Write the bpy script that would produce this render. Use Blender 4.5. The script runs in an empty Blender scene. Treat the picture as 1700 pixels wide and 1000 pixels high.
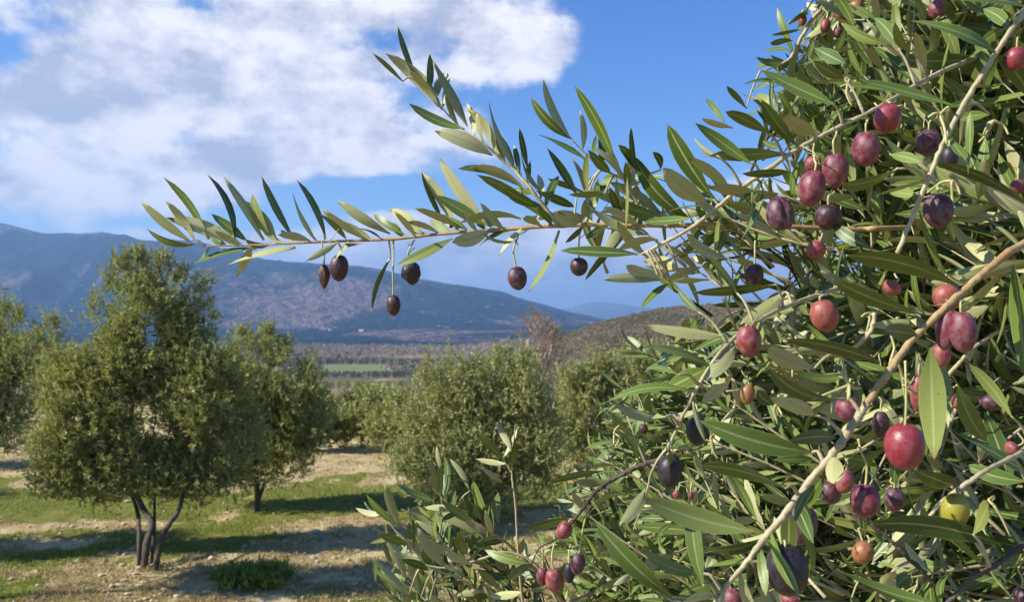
import bpy, math, random
import numpy as np
from mathutils import Vector, Matrix, noise as mnoise

random.seed(7)
RNG = np.random.default_rng(11)
scene = bpy.context.scene
COL = scene.collection

# ------------------------------------------------------------------ camera
F = 1322.0                      # focal length in pixels of a 1700 px wide frame
CAM = np.array([0.0, 0.0, 2.6])
PITCH = math.atan(45.0 / F)
RIGHT = np.array([1.0, 0, 0])
FWD = np.array([0, math.cos(PITCH), math.sin(PITCH)])
UP = np.array([0, -math.sin(PITCH), math.cos(PITCH)])
cam_data = bpy.data.cameras.new('camera')
cam_data.lens = F / 1700 * 36
cam_data.sensor_width = 36
cam_data.clip_start = 0.05
cam_data.clip_end = 60000
cam_data.dof.use_dof = True
cam_data.dof.focus_distance = 0.58
cam_data.dof.aperture_fstop = 24
cam = bpy.data.objects.new('camera', cam_data)
COL.objects.link(cam)
cam.location = CAM
cam.rotation_euler = (math.pi / 2 + PITCH, 0, 0)
scene.camera = cam

def P(px, py, d):
    """a point of the place, from its bearing and its distance in front of the camera"""
    return CAM + RIGHT * ((px - 850) / F * d) + UP * (-(py - 500) / F * d) + FWD * d

def proj(p):
    q = np.asarray(p) - CAM
    d = q @ FWD
    dd = np.where(np.abs(d) < 1e-6, 1e-6, d)
    return 850 + F * (q @ RIGHT) / dd, 500 - F * (q @ UP) / dd, d

# ------------------------------------------------------------------ sun and sky
SUN = np.array([-0.78, -0.22, 0.585]); SUN /= np.linalg.norm(SUN)
sun_elev = math.asin(SUN[2])
sun_az = math.atan2(SUN[0], SUN[1])          # clockwise from +Y
sd = bpy.data.lights.new('sun', 'SUN')
sd.energy = 5.0
sd.angle = math.radians(0.53)
sd.color = (1.0, 0.93, 0.81)
so = bpy.data.objects.new('sun', sd)
COL.objects.link(so)
so.rotation_euler = Vector(SUN).to_track_quat('Z', 'Y').to_euler()
so.location = (-8, -6, 12)

scene.view_settings.view_transform = 'Standard'
scene.view_settings.look = 'None'
scene.view_settings.gamma = 1
scene.view_settings.exposure = 0.92
scene.view_settings.use_curve_mapping = False

class NT:
    """small node helper"""
    def __init__(s, tree): s.t = tree; s.n = tree.nodes; s.l = tree.links
    def new(s, typ, **kw):
        n = s.n.new(typ)
        for k, v in kw.items(): setattr(n, k, v)
        return n
    def link(s, a, b): s.l.new(a, b)
    def put(s, sock, v):
        if isinstance(v, bpy.types.NodeSocket): s.link(v, sock)
        else: sock.default_value = v
    def math(s, op, a, b=None, c=None, clamp=False):
        n = s.new('ShaderNodeMath', operation=op, use_clamp=clamp)
        s.put(n.inputs[0], a)
        if b is not None: s.put(n.inputs[1], b)
        if c is not None: s.put(n.inputs[2], c)
        return n.outputs[0]
    def vmath(s, op, a, b=None):
        n = s.new('ShaderNodeVectorMath', operation=op)
        s.put(n.inputs[0], a)
        if b is not None: s.put(n.inputs[1], b)
        return n.outputs['Value'] if op in ('LENGTH', 'DISTANCE', 'DOT_PRODUCT') else n.outputs[0]
    def noise(s, vec, scale, detail=4, rough=0.55, dist=0.0, lac=2.0):
        n = s.new('ShaderNodeTexNoise')
        if vec is not None: s.link(vec, n.inputs['Vector'])
        n.inputs['Scale'].default_value = scale
        n.inputs['Detail'].default_value = detail
        n.inputs['Roughness'].default_value = rough
        n.inputs['Distortion'].default_value = dist
        n.inputs['Lacunarity'].default_value = lac
        return n.outputs['Fac']
    def ramp(s, fac, a, b, lo=0.0, hi=1.0, smooth=True):
        n = s.new('ShaderNodeMapRange', interpolation_type='SMOOTHSTEP' if smooth else 'LINEAR')
        s.put(n.inputs['Value'], fac)
        n.inputs['From Min'].default_value = a; n.inputs['From Max'].default_value = b
        n.inputs['To Min'].default_value = lo; n.inputs['To Max'].default_value = hi
        return n.outputs[0]
    def mix(s, fac, a, b, mode='MIX'):
        n = s.new('ShaderNodeMix', data_type='RGBA', blend_type=mode)
        s.put(n.inputs[0], fac)
        for i, v in ((6, a), (7, b)):
            if isinstance(v, bpy.types.NodeSocket): s.link(v, n.inputs[i])
            else: n.inputs[i].default_value = (*v[:3], 1)
        return n.outputs[2]

world = bpy.data.worlds.new('World')
scene.world = world
world.use_nodes = True
wt = NT(world.node_tree)
for n in list(wt.n): wt.n.remove(n)
wout = wt.new('ShaderNodeOutputWorld')
bg = wt.new('ShaderNodeBackground')
bg.inputs['Strength'].default_value = 0.078
sky = wt.new('ShaderNodeTexSky', sky_type='NISHITA')
sky.sun_disc = False
sky.sun_elevation = sun_elev
sky.sun_rotation = sun_az
sky.altitude = 300
sky.air_density = 1.0
sky.dust_density = 0.25
sky.ozone_density = 2.5
hsv = wt.new('ShaderNodeHueSaturation')
hsv.inputs['Saturation'].default_value = 1.36
hsv.inputs['Hue'].default_value = 0.514
hsv.inputs['Value'].default_value = 1.30
wt.link(sky.outputs[0], hsv.inputs['Color'])
tc = wt.new('ShaderNodeTexCoord')
DIR = tc.outputs['Generated']
def vdir(px, py):
    v = P(px, py, 1.0) - CAM
    return v / np.linalg.norm(v)
# cloud banks: bearing, angular half width, half height, weight (negative = clear gap)
BANKS = [(150, 60, .32, .12, .30), (430, 90, .26, .13, .30), (700, 60, .22, .10, .34), (890, 60, .12, .07, .30), (420, 250, .36, .07, .36),
         (620, 235, .20, .06, .26), (60, 335, .18, .035, .50), (230, 295, .22, .05, .50), (90, 180, .14, .05, .48), (130, 260, .10, .03, .25), (760, 410, .36, .055, .95), (930, 455, .26, .045, .85),
         (-500, 150, .5, .16, .2), (1230, 285, .10, .04, .16), (940, 75, .07, .035, .2), (1090, 195, .05, .01, .10), (1100, 430, .2, .05, .62),
         (1240, 80, .34, .14, -.40), (1060, 240, .17, .06, -.34), (640, 322, .15, .028, -.34), (270, 357, .20, .02, -.28), (60, 250, .08, .03, -.36),
         (255, 222, .075, .03, -.30), (325, 25, .05, .03, -.26), (588, 62, .07, .022, -.28), (300, 190, .045, .02, -.12), (1010, 150, .06, .06, -.22),
         (870, 385, .12, .012, -.10), (8, 90, .03, .03, -.2), (2100, 60, .3, .2, -.1)]
acc = None
for px, py, rx, rz, wgt in BANKS:
    c = vdir(px, py)
    q = wt.vmath('SUBTRACT', DIR, tuple(c))
    q = wt.vmath('MULTIPLY', q, (1 / rx, 1 / rx, 1 / rz))
    L = wt.vmath('LENGTH', q)
    g = wt.ramp(L, 0.25, 1.25, (wgt * 0.50 + 0.07 if wgt > 0 else wgt * 0.95), 0.0)
    acc = g if acc is None else wt.math('ADD', acc, g)
def cloud_field(vec, detail=8):
    p = wt.vmath('MULTIPLY', vec, (1.0, 1.0, 1.55))
    n1 = wt.noise(p, 4.4, detail, 0.56, 0.0)
    n2 = wt.noise(p, 14.0, detail, 0.62, 0.0)
    s_ = wt.math('ADD', wt.math('MULTIPLY', n1, 1.15), wt.math('MULTIPLY', n2, 0.62))
    return wt.math('SUBTRACT', s_, 0.365)
base = cloud_field(DIR)
dens = wt.math('ADD', base, acc)
cov = wt.ramp(dens, 0.60, 0.86)
shift = wt.vmath('ADD', DIR, (-0.022, 0, 0.042))
up_f = cloud_field(shift, 6)
lit = wt.math('SUBTRACT', base, up_f)                        # falls away towards the sun: lit edge
thick = wt.ramp(dens, 0.80, 1.2, 0.0, 1.0)
shade_n = wt.noise(wt.vmath('MULTIPLY', wt.vmath('ADD', DIR, (3.1, 0, 0)), (1, 1, 2.3)), 8.5, 5, 0.6)
sh = wt.math('ADD', wt.math('MULTIPLY', lit, 3.6), wt.math('SUBTRACT', 0.65, wt.math('MULTIPLY', thick, 0.12)))
sh = wt.math('ADD', sh, wt.math('MULTIPLY', wt.math('SUBTRACT', shade_n, 0.5), 1.7), clamp=True)
K = 1 / 0.078 * 0.66
ccol = wt.mix(sh, (0.45 * K, 0.475 * K, 0.58 * K), (0.95 * K, 0.92 * K, 0.94 * K))
skycol = wt.mix(cov, hsv.outputs[0], ccol)
wt.link(skycol, bg.inputs['Color'])
wt.link(bg.outputs[0], wout.inputs['Surface'])

# ------------------------------------------------------------------ shared helpers
def tag(o, label=None, cat=None, group=None, kind=None):
    if label: o['label'] = label
    if cat: o['category'] = cat
    if group: o['group'] = group
    if kind: o['kind'] = kind
    return o

def empty(name, loc):
    o = bpy.data.objects.new(name, None)
    o.empty_display_size = 0.2
    COL.objects.link(o); o.location = loc
    return o

def link_mesh(name, me, mats=None, parent=None, offset=None):
    if mats is not None:
        for m in mats: me.materials.append(m)
    o = bpy.data.objects.new(name, me)
    COL.objects.link(o)
    if parent is not None:
        o.parent = parent
        if offset is None: o.location = -parent.location
    return o

def np_mesh(name, verts, faces, matidx=None, smooth=True, uv=None, tint=None):
    """faces: (n,3) or (n,4) int array"""
    verts = np.asarray(verts, dtype=np.float32); faces = np.asarray(faces, dtype=np.int32)
    me = bpy.data.meshes.new(name)
    nf, k = faces.shape
    me.vertices.add(len(verts)); me.vertices.foreach_set('co', verts.ravel())
    me.loops.add(nf * k); me.loops.foreach_set('vertex_index', faces.ravel())
    me.polygons.add(nf)
    me.polygons.foreach_set('loop_start', np.arange(0, nf * k, k, dtype=np.int32))
    me.polygons.foreach_set('loop_total', np.full(nf, k, dtype=np.int32))
    if matidx is not None: me.polygons.foreach_set('material_index', np.asarray(matidx, dtype=np.int32))
    me.polygons.foreach_set('use_smooth', np.full(nf, smooth, dtype=bool))
    if uv is not None:
        l = me.uv_layers.new(name='UVMap')
        l.data.foreach_set('uv', np.asarray(uv, dtype=np.float32)[faces.ravel()].ravel())
    if tint is not None:
        a = me.attributes.new('tint', 'FLOAT', 'POINT')
        a.data.foreach_set('value', np.asarray(tint, dtype=np.float32))
    me.update(calc_edges=True)
    return me

_perm = np.random.default_rng(5).random((256, 256))
def vnoise(x, y):
    xi = np.floor(x).astype(int); yi = np.floor(y).astype(int)
    fx = x - xi; fy = y - yi
    fx = fx * fx * (3 - 2 * fx); fy = fy * fy * (3 - 2 * fy)
    g = lambda a, b: _perm[a & 255, b & 255]
    return (g(xi, yi) * (1 - fx) + g(xi + 1, yi) * fx) * (1 - fy) + (g(xi, yi + 1) * (1 - fx) + g(xi + 1, yi + 1) * fx) * fy
def fbm(x, y, o=5, r=0.5):
    x = np.asarray(x, float); y = np.asarray(y, float)
    s = 0; a = 1; t = 0
    for i in range(o):
        s = s + a * vnoise(x * 2 ** i + 17.3 * i, y * 2 ** i - 9.1 * i); t += a; a *= r
    return s / t
def ridged(x, y, o=5):
    s = 0; a = 1; t = 0
    for i in range(o):
        s = s + a * (1 - np.abs(2 * vnoise(x * 2 ** i + 31.7 * i, y * 2 ** i + 5.3 * i) - 1)); t += a; a *= 0.5
    return s / t
def sstep(a, b, x):
    t = np.clip((x - a) / (b - a), 0, 1)
    return t * t * (3 - 2 * t)

def catmull(pts, n=6):
    pts = np.asarray(pts, float)
    if len(pts) < 3:
        t = np.linspace(0, 1, n + 1)[:, None]
        return pts[0] * (1 - t) + pts[-1] * t
    ext = np.vstack([2 * pts[0] - pts[1], pts, 2 * pts[-1] - pts[-2]])
    out = []
    for i in range(len(pts) - 1):
        p0, p1, p2, p3 = ext[i:i + 4]
        for k in range(n):
            t = k / n
            out.append(0.5 * (2 * p1 + (p2 - p0) * t + (2 * p0 - 5 * p1 + 4 * p2 - p3) * t * t + (3 * p1 - p0 - 3 * p2 + p3) * t ** 3))
    out.append(pts[-1])
    return np.array(out)

class Tubes:
    def __init__(s): s.v = []; s.f = []; s.n = 0
    def add(s, path, rad, seg=7, lump=0.0):
        path = np.asarray(path, float); rad = np.asarray(rad, float)
        if rad.ndim == 0: rad = np.full(len(path), float(rad))
        m = len(path)
        t = np.gradient(path, axis=0)
        t /= np.linalg.norm(t, axis=1)[:, None] + 1e-12
        ref = np.array([0.31, 0.2, 0.93]) if abs(t[0][2]) < 0.9 else np.array([1.0, 0.1, 0])
        u = np.cross(t, ref); u /= np.linalg.norm(u, axis=1)[:, None] + 1e-12
        w = np.cross(t, u)
        a = np.linspace(0, 2 * math.pi, seg, endpoint=False)
        r = rad[:, None] * (1 + lump * (RNG.random((m, seg)) - 0.5)) * (1 + lump * 0.7 * (RNG.random((m, 1)) - 0.5))
        ring = path[:, None, :] + r[..., None] * (np.cos(a)[None, :, None] * u[:, None, :] + np.sin(a)[None, :, None] * w[:, None, :])
        s.v.append(ring.reshape(-1, 3))
        i = np.arange(m - 1)[:, None] * seg; j = np.arange(seg)[None, :]; j2 = (j + 1) % seg
        q = np.stack([i + j, i + j2, i + seg + j2, i + seg + j], -1).reshape(-1, 4) + s.n
        s.f.append(q)
        base = s.n
        s.n += m * seg
        # caps (fan around a centre point)
        for end, rowi in ((0, 0), (1, m - 1)):
            s.v.append(path[rowi][None] + (t[rowi] * rad[rowi] * (0.5 if end else -0.5))[None])
            c = s.n; s.n += 1
            k = base + rowi * seg + np.arange(seg); k2 = base + rowi * seg + (np.arange(seg) + 1) % seg
            cc = np.full(seg, c)
            s.f.append(np.stack([k2, k, cc, cc], -1) if not end else np.stack([k, k2, cc, cc], -1))
    def mesh(s, name):
        v = np.vstack(s.v); f = np.vstack(s.f)
        me = bpy.data.meshes.new(name)
        tri = f[:, 2] == f[:, 3]
        me.vertices.add(len(v)); me.vertices.foreach_set('co', v.astype(np.float32).ravel())
        lens = np.where(tri, 3, 4).astype(np.int32)
        mask = np.ones(f.shape, bool); mask[tri, 3] = False
        loops = f[mask].astype(np.int32)
        me.loops.add(len(loops)); me.loops.foreach_set('vertex_index', loops)
        me.polygons.add(len(f))
        me.polygons.foreach_set('loop_start', np.concatenate([[0], np.cumsum(lens)[:-1]]).astype(np.int32))
        me.polygons.foreach_set('loop_total', lens)
        me.polygons.foreach_set('use_smooth', np.ones(len(f), bool))
        me.update(calc_edges=True)
        return me

# ------------------------------------------------------------------ materials
def new_mat(name):
    m = bpy.data.materials.new(name); m.use_nodes = True
    t = NT(m.node_tree)
    for n in list(t.n): t.n.remove(n)
    out = t.new('ShaderNodeOutputMaterial')
    b = t.new('ShaderNodeBsdfPrincipled')
    t.link(b.outputs[0], out.inputs['Surface'])
    return m, t, b, out

def bump(t, b, h, strength=0.3, dist=0.01):
    n = t.new('ShaderNodeBump'); n.inputs['Strength'].default_value = strength; n.inputs['Distance'].default_value = dist
    t.link(h, n.inputs['Height']); t.link(n.outputs[0], b.inputs['Normal'])

def tintval(t):
    a = t.new('ShaderNodeAttribute', attribute_name='tint')
    o = t.new('ShaderNodeObjectInfo')
    return t.math('FRACT', t.math('ADD', a.outputs['Fac'], o.outputs['Random']))

def leaf_material(name, ca, cb, cc, rough, trans, transcol, rib=True, spec=0.34):
    m, t, b, out = new_mat(name)
    tv = tintval(t)
    col = t.mix(t.ramp(tv, 0.0, 0.6, smooth=False), ca, cb)
    col = t.mix(t.ramp(tv, 0.72, 1.0, smooth=False), col, cc)
    g = t.new('ShaderNodeNewGeometry')
    nz = t.noise(g.outputs['Position'], 60, 3, 0.6)
    col = t.mix(t.ramp(nz, 0.35, 0.75), col, t.mix(0.14, col, (0.16, 0.17, 0.05)))
    if rib:
        uv = t.new('ShaderNodeUVMap', uv_map='UVMap')
        sx = t.new('ShaderNodeSeparateXYZ'); t.link(uv.outputs[0], sx.inputs[0])
        d = t.math('ABSOLUTE', t.math('SUBTRACT', sx.outputs[0], 0.5))
        ribm = t.ramp(d, 0.025, 0.07, 0.7, 0.0)
        col = t.mix(ribm, col, (0.34, 0.35, 0.15))
        edge = t.ramp(d, 0.44, 0.5, 0.0, 0.5)
        col = t.mix(edge, col, (0.30, 0.32, 0.14))
        veins = t.math('SINE', t.math('ADD', t.math('MULTIPLY', sx.outputs[1], 95.0), t.math('MULTIPLY', d, -60.0)))
        bn = t.math('ADD', t.math('MULTIPLY', veins, 0.15), t.noise(g.outputs['Position'], 900, 2))
        bump(t, b, bn, 0.18, 0.0006)
        sp = t.noise(g.outputs['Position'], 420, 2, 0.5)
        col = t.mix(t.ramp(sp, 0.70, 0.76, 0, .75), col, (0.10, 0.06, 0.025))
        tipm = t.ramp(t.math('ADD', sx.outputs[1], t.math('MULTIPLY', tv, 0.25)), 1.10, 1.24, 0.0, 0.8)
        col = t.mix(tipm, col, (0.20, 0.11, 0.05))
    t.link(col, b.inputs['Base Color'])
    b.inputs['Roughness'].default_value = rough
    b.inputs['Specular IOR Level'].default_value = spec
    tr = t.new('ShaderNodeBsdfTranslucent')
    t.put(tr.inputs[0], (*transcol, 1))
    mx = t.new('ShaderNodeMixShader'); mx.inputs[0].default_value = trans
    t.link(b.outputs[0], mx.inputs[1]); t.link(tr.outputs[0], mx.inputs[2])
    t.link(mx.outputs[0], out.inputs['Surface'])
    return m

M_TOP = leaf_material('olive_leaf_top', (0.044, 0.086, 0.013), (0.108, 0.170, 0.028), (0.22, 0.26, 0.070), 0.38, 0.05, (0.22, 0.46, 0.05))
M_UND = leaf_material('olive_leaf_underside', (0.30, 0.32, 0.14), (0.50, 0.51, 0.27), (0.42, 0.41, 0.17), 0.62, 0.10, (0.34, 0.42, 0.10), spec=0.25)
M_CROWN = leaf_material('olive_crown_leaf', (0.165, 0.188, 0.058), (0.33, 0.338, 0.125), (0.53, 0.52, 0.28), 0.5, 0.27, (0.46, 0.50, 0.11), rib=False, spec=0.3)
M_CROWN2 = leaf_material('shrub_leaf', (0.10, 0.14, 0.03), (0.17, 0.19, 0.045), (0.26, 0.24, 0.07), 0.55, 0.2, (0.3, 0.32, 0.06), rib=False, spec=0.3)
M_DRYLEAF = leaf_material('dry_leaf', (0.20, 0.12, 0.06), (0.28, 0.18, 0.09), (0.20, 0.17, 0.06), 0.7, 0.2, (0.3, 0.2, 0.08), rib=False, spec=0.2)

def bark(name, ca, cb, scale, rough=0.8, bs=0.4, bd=0.002):
    m, t, b, out = new_mat(name)
    g = t.new('ShaderNodeNewGeometry')
    n1 = t.noise(g.outputs['Position'], scale, 6, 0.65)
    n2 = t.noise(g.outputs['Position'], scale * 5, 4, 0.6)
    col = t.mix(t.ramp(n1, 0.35, 0.68), ca, cb)
    col = t.mix(t.ramp(n2, 0.6, 0.75, 0, 0.6), col, tuple(c * 0.4 for c in ca))
    t.link(col, b.inputs['Base Color']); b.inputs['Roughness'].default_value = rough
    bump(t, b, t.math('ADD', n1, n2), bs, bd)
    return m
M_TWIG = bark('pale_twig', (0.32, 0.275, 0.15), (0.46, 0.40, 0.25), 120, 0.6, 0.35, 0.001)
M_WOOD = bark('orange_tan_branch', (0.30, 0.185, 0.075), (0.40, 0.29, 0.14), 70, 0.65, 0.45, 0.0015)
M_BARK = bark('grey_brown_bark', (0.055, 0.042, 0.030), (0.12, 0.095, 0.068), 22, 0.9, 0.8, 0.01)
M_STALK = bark('olive_stalk', (0.36, 0.36, 0.13), (0.48, 0.44, 0.20), 200, 0.55, 0.2, 0.0005)
M_BARE = bark('bare_twig_bark', (0.26, 0.19, 0.14), (0.36, 0.28, 0.21), 8, 0.9, 0.3, 0.01)

def olive_mat(name, c1, c2, c3, patch, rough=0.42, bloom=0.36, bloomcol=(0.42, 0.36, 0.42)):
    m, t, b, out = new_mat(name)
    tcn = t.new('ShaderNodeTexCoord'); oi = t.new('ShaderNodeObjectInfo')
    rnd = t.math('MULTIPLY', oi.outputs['Random'], 40.0)
    cx = t.new('ShaderNodeCombineXYZ'); t.link(rnd, cx.inputs[0]); t.link(rnd, cx.inputs[1])
    v = t.vmath('ADD', tcn.outputs['Object'], cx.outputs[0])
    n1 = t.noise(v, 1.6, 3, 0.5)
    n2 = t.noise(v, 5.0, 5, 0.6)
    n3 = t.noise(v, 2.2, 2, 0.5)
    col = t.mix(t.ramp(n2, 0.35, 0.7), c1, c2)
    if 'blush' in name:
        sxyz = t.new('ShaderNodeSeparateXYZ'); t.link(tcn.outputs['Object'], sxyz.inputs[0])
        n1 = t.math('ADD', t.math('MULTIPLY', n1, 0.5), t.ramp(sxyz.outputs[0], 0.1, 0.95, 0.0, 0.6, smooth=False))
    col = t.mix(t.ramp(t.math('ADD', n1, t.math('MULTIPLY', n2, 0.15)), 0.66 - patch, 0.86 - patch), col, c3)
    vo = t.new('ShaderNodeTexVoronoi'); t.link(v, vo.inputs['Vector']); vo.inputs['Scale'].default_value = 15
    dots = t.ramp(vo.outputs['Distance'], 0.10, 0.24, 0.75, 0.0)
    sc = t.noise(v, 9.0, 3, 0.7)
    col = t.mix(t.ramp(sc, 0.64, 0.70, 0, .5), col, (0.16, 0.09, 0.05))
    col = t.mix(dots, col, t.mix(0.35, col, (0.75, 0.5, 0.4)))
    col = t.mix(t.ramp(n3, 0.30, 0.85, 0.0, bloom * 0.75), col, bloomcol)
    t.link(col, b.inputs['Base Color'])
    t.link(t.ramp(n3, 0.4, 0.8, rough, rough + 0.25), b.inputs['Roughness'])
    b.inputs['Specular IOR Level'].default_value = 0.5
    try:
        b.inputs['Subsurface Weight'].default_value = 0.08
        b.inputs['Subsurface Radius'].default_value = (0.004, 0.0015, 0.001)
        b.inputs['Subsurface Scale'].default_value = 1.0
    except Exception: pass
    h = t.math('ADD', t.math('MULTIPLY', n2, 0.7), t.math('MULTIPLY', vo.outputs['Distance'], 0.25))
    bump(t, b, h, 0.22, 0.0012)
    return m
OM = {
 'crimson': olive_mat('olive_crimson', (0.1508, 0.0104, 0.0232), (0.0928, 0.0070, 0.0203), (0.2088, 0.0406, 0.0290), 0.10),
 'red': olive_mat('olive_red', (0.2204, 0.0203, 0.0261), (0.1624, 0.0116, 0.0232), (0.2610, 0.0812, 0.0348), 0.12),
 'salmon': olive_mat('olive_salmon', (0.2900, 0.0754, 0.0435), (0.2436, 0.0493, 0.0377), (0.1276, 0.0174, 0.0348), 0.06, bloom=0.15),
 'purple': olive_mat('olive_purple', (0.0580, 0.0081, 0.0186), (0.0319, 0.0058, 0.0162), (0.1160, 0.0174, 0.0261), 0.10),
 'dark': olive_mat('olive_dark_red', (0.0290, 0.0046, 0.0081), (0.0162, 0.0035, 0.0070), (0.0638, 0.0081, 0.0104), 0.10, bloom=0.18),
 'black': olive_mat('olive_black', (0.009, 0.007, 0.012), (0.013, 0.009, 0.016), (0.026, 0.012, 0.018), 0.08, 0.42, 0.35, (0.075, 0.068, 0.085)),
 'brown': olive_mat('olive_shrivelled', (0.0580, 0.0203, 0.0128), (0.0348, 0.0116, 0.0087), (0.1392, 0.0580, 0.0348), 0.12, 0.5, 0.1),
 'yellow': olive_mat('olive_yellow_green', (0.2900, 0.2668, 0.0203), (0.2320, 0.2320, 0.0174), (0.3016, 0.2088, 0.0174), 0.05, bloom=0.05),
 'apricot': olive_mat('olive_apricot', (0.2900, 0.1392, 0.0406), (0.2436, 0.0928, 0.0348), (0.1740, 0.0406, 0.0232), 0.08, bloom=0.05),
 'blush': olive_mat('olive_blushed', (0.2436, 0.0261, 0.0348), (0.1856, 0.0145, 0.0290), (0.2668, 0.1566, 0.0348), 0.05, 0.30, 0.22, (0.3190, 0.2320, 0.2436)),
}

# ------------------------------------------------------------------ ground
_YS = np.array([-30000, 25, 40, 80, 160, 264, 420, 600, 30000.0])
_ZS = np.array([0, 0, -1.25, -5.2, -11.2, -18.2, -28.0, -40.0, -40.0])
def gz(x, y):
    x = np.asarray(x, float); y = np.asarray(y, float)
    z = np.interp(y, _YS, _ZS)
    z = z + 1.05 * (1 - sstep(2.2, 5.4, y))                       # the bank the nearest tree stands on
    near = 1 - sstep(40, 120, np.hypot(x, y))
    z = z + near * ((fbm(x * 0.35 + 40, y * 0.35, 4) - 0.5) * 0.16 + (fbm(x * 2.1, y * 2.1 + 9, 4) - 0.5) * 0.07)
    return z
def green_mask(x, y):
    """where grass grows in the grove floor"""
    n = fbm(x * 0.55 + 3, y * 0.9 + 7, 5)
    b = np.zeros_like(n)
    def band(y0, y1, x0, x1, w):
        return w * sstep(y0 - .5, y0 + .4, y) * (1 - sstep(y1 - .4, y1 + .5, y)) * sstep(x0 - .6, x0 + .6, x) * (1 - sstep(x1 - .6, x1 + .6, x))
    b = b + band(10.9, 12.6, -12, -1.2, .16) + band(11.0, 12.8, -3.6, 0.2, .34) + band(12.8, 14.2, -3.2, 1.0, .22)
    b = b + band(7.95, 8.6, -3.1, -2.0, .26) + band(6.5, 7.7, -9, 1.0, .12) + band(9.8, 10.6, -9, 3, .02)
    b = b - band(8.4, 9.8, -3.3, 2.5, .22) - band(14.4, 18.5, -12, 3, .25)
    return sstep(0.485, 0.63, n * .75 + .25 * fbm(x * 3.3, y * 4.1, 3) + b * .62)

def build_ground():
    nr, na = 330, 420
    r = np.concatenate([[0.3], np.geomspace(1.0, 5.5, 18), np.geomspace(5.7, 60, 210), np.geomspace(62, 30000, nr - 229)])
    a = np.concatenate([np.linspace(-40, 40, 280), np.linspace(42, 318, na - 280)]) * math.pi / 180
    R, A = np.meshgrid(r, a, indexing='ij')
    X = R * np.sin(A); Y = R * np.cos(A)
    Z = gz(X, Y)
    v = np.stack([X, Y, Z], -1).reshape(-1, 3)
    m = len(a)
    i = np.arange(len(r) - 1)[:, None] * m; j = np.arange(m)[None, :]; j2 = (j + 1) % m
    f = np.stack([i + j2, i + j, i + m + j, i + m + j2], -1).reshape(-1, 4)
    me = np_mesh('ground', v, f[:, ::-1])
    g = me.attributes.new('green', 'FLOAT', 'POINT')
    g.data.foreach_set('value', green_mask(X, Y).ravel().astype(np.float32))
    mt, t, b, out = new_mat('grove_ground')
    ge = t.new('ShaderNodeNewGeometry'); pos = ge.outputs['Position']
    at = t.new('ShaderNodeAttribute', attribute_name='green')
    n1 = t.noise(pos, 1.3, 6, 0.6); n2 = t.noise(pos, 9, 6, 0.65); n3 = t.noise(pos, 38, 5, 0.7)
    soil = t.mix(t.ramp(n1, 0.4, 0.62), (0.52, 0.395, 0.205), (0.67, 0.54, 0.30))
    soil = t.mix(t.ramp(n2, 0.52, 0.66), soil, (0.30, 0.25, 0.09))
    soil = t.mix(t.ramp(n3, 0.58, 0.68), soil, (0.64, 0.53, 0.33))
    soil = t.mix(t.ramp(n3, 0.30, 0.42, 0.7, 0), soil, (0.20, 0.14, 0.07))
    grass = t.mix(t.ramp(n2, 0.35, 0.65), (0.12, 0.15, 0.020), (0.25, 0.25, 0.05))
    gm = t.math('ADD', at.outputs['Fac'], t.math('MULTIPLY', t.math('SUBTRACT', n2, 0.5), 1.6))
    near = t.mix(t.ramp(gm, 0.35, 0.65, 0, 0.92), soil, grass)
    # the valley: fields and scrub, large scale
    sx = t.new('ShaderNodeSeparateXYZ'); t.link(pos, sx.inputs[0])
    vo = t.new('ShaderNodeTexVoronoi'); t.link(t.vmath('MULTIPLY', pos, (0.0045, 0.0024, 0)), vo.inputs['Vector']); vo.inputs['Scale'].default_value = 1.0
    wn = t.new('ShaderNodeSeparateColor'); t.link(vo.outputs['Color'], wn.inputs[0])
    fa = t.mix(t.ramp(wn.outputs[0], 0.3, 0.7), (0.24, 0.19, 0.12), (0.13, 0.125, 0.06))
    fa = t.mix(t.ramp(wn.outputs[1], 0.74, 0.78), fa, (0.36, 0.24, 0.15))
    nb = t.noise(t.vmath('MULTIPLY', pos, (1, .5, 1)), 0.02, 6, 0.7)
    fa = t.mix(t.ramp(nb, 0.45, 0.6), fa, (0.10, 0.10, 0.05))
    far = t.ramp(sx.outputs[1], 30, 90)
    t.link(t.mix(far, near, fa), b.inputs['Base Color'])
    b.inputs['Roughness'].default_value = 0.95
    b.inputs['Specular IOR Level'].default_value = 0.1
    bump(t, b, t.math('ADD', n2, n3), 0.9, 0.05)
    o = link_mesh('ground', me, [mt]); tag(o, kind='structure')
build_ground()

# stones and grass on the grove floor
def on_ground_px(n, pxr, pyr):
    px = RNG.uniform(*pxr, n); py = RNG.uniform(*pyr, n)
    d = (2.6 * F) / (py - 545)
    x = (px - 850) / F * d
    return x, d
def plain_mat(name, ca, cb, scale=8, rough=0.9):
    m, t, b, out = new_mat(name)
    g = t.new('ShaderNodeNewGeometry'); oi = tintval(t)
    n = t.noise(g.outputs['Position'], scale, 5, 0.6)
    c = t.mix(t.ramp(n, 0.35, 0.65), ca, cb)
    c = t.mix(t.math('MULTIPLY', oi, 0.35), c, tuple(0.55 * v for v in ca))
    t.link(c, b.inputs['Base Color']); b.inputs['Roughness'].default_value = rough
    b.inputs['Specular IOR Level'].default_value = 0.2
    return m
M_STONE = plain_mat('pale_limestone', (0.58, 0.48, 0.30), (0.46, 0.36, 0.21), 30)
M_GRASS = leaf_material('grass_blade', (0.11, 0.15, 0.02), (0.18, 0.22, 0.03), (0.30, 0.27, 0.09), 0.5, 0.3, (0.25, 0.4, 0.05), rib=False, spec=0.3)
M_STRAW = leaf_material('dry_grass_blade', (0.48, 0.38, 0.17), (0.36, 0.28, 0.12), (0.20, 0.18, 0.07), 0.7, 0.2, (0.4, 0.33, 0.15), rib=False, spec=0.2)

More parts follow.
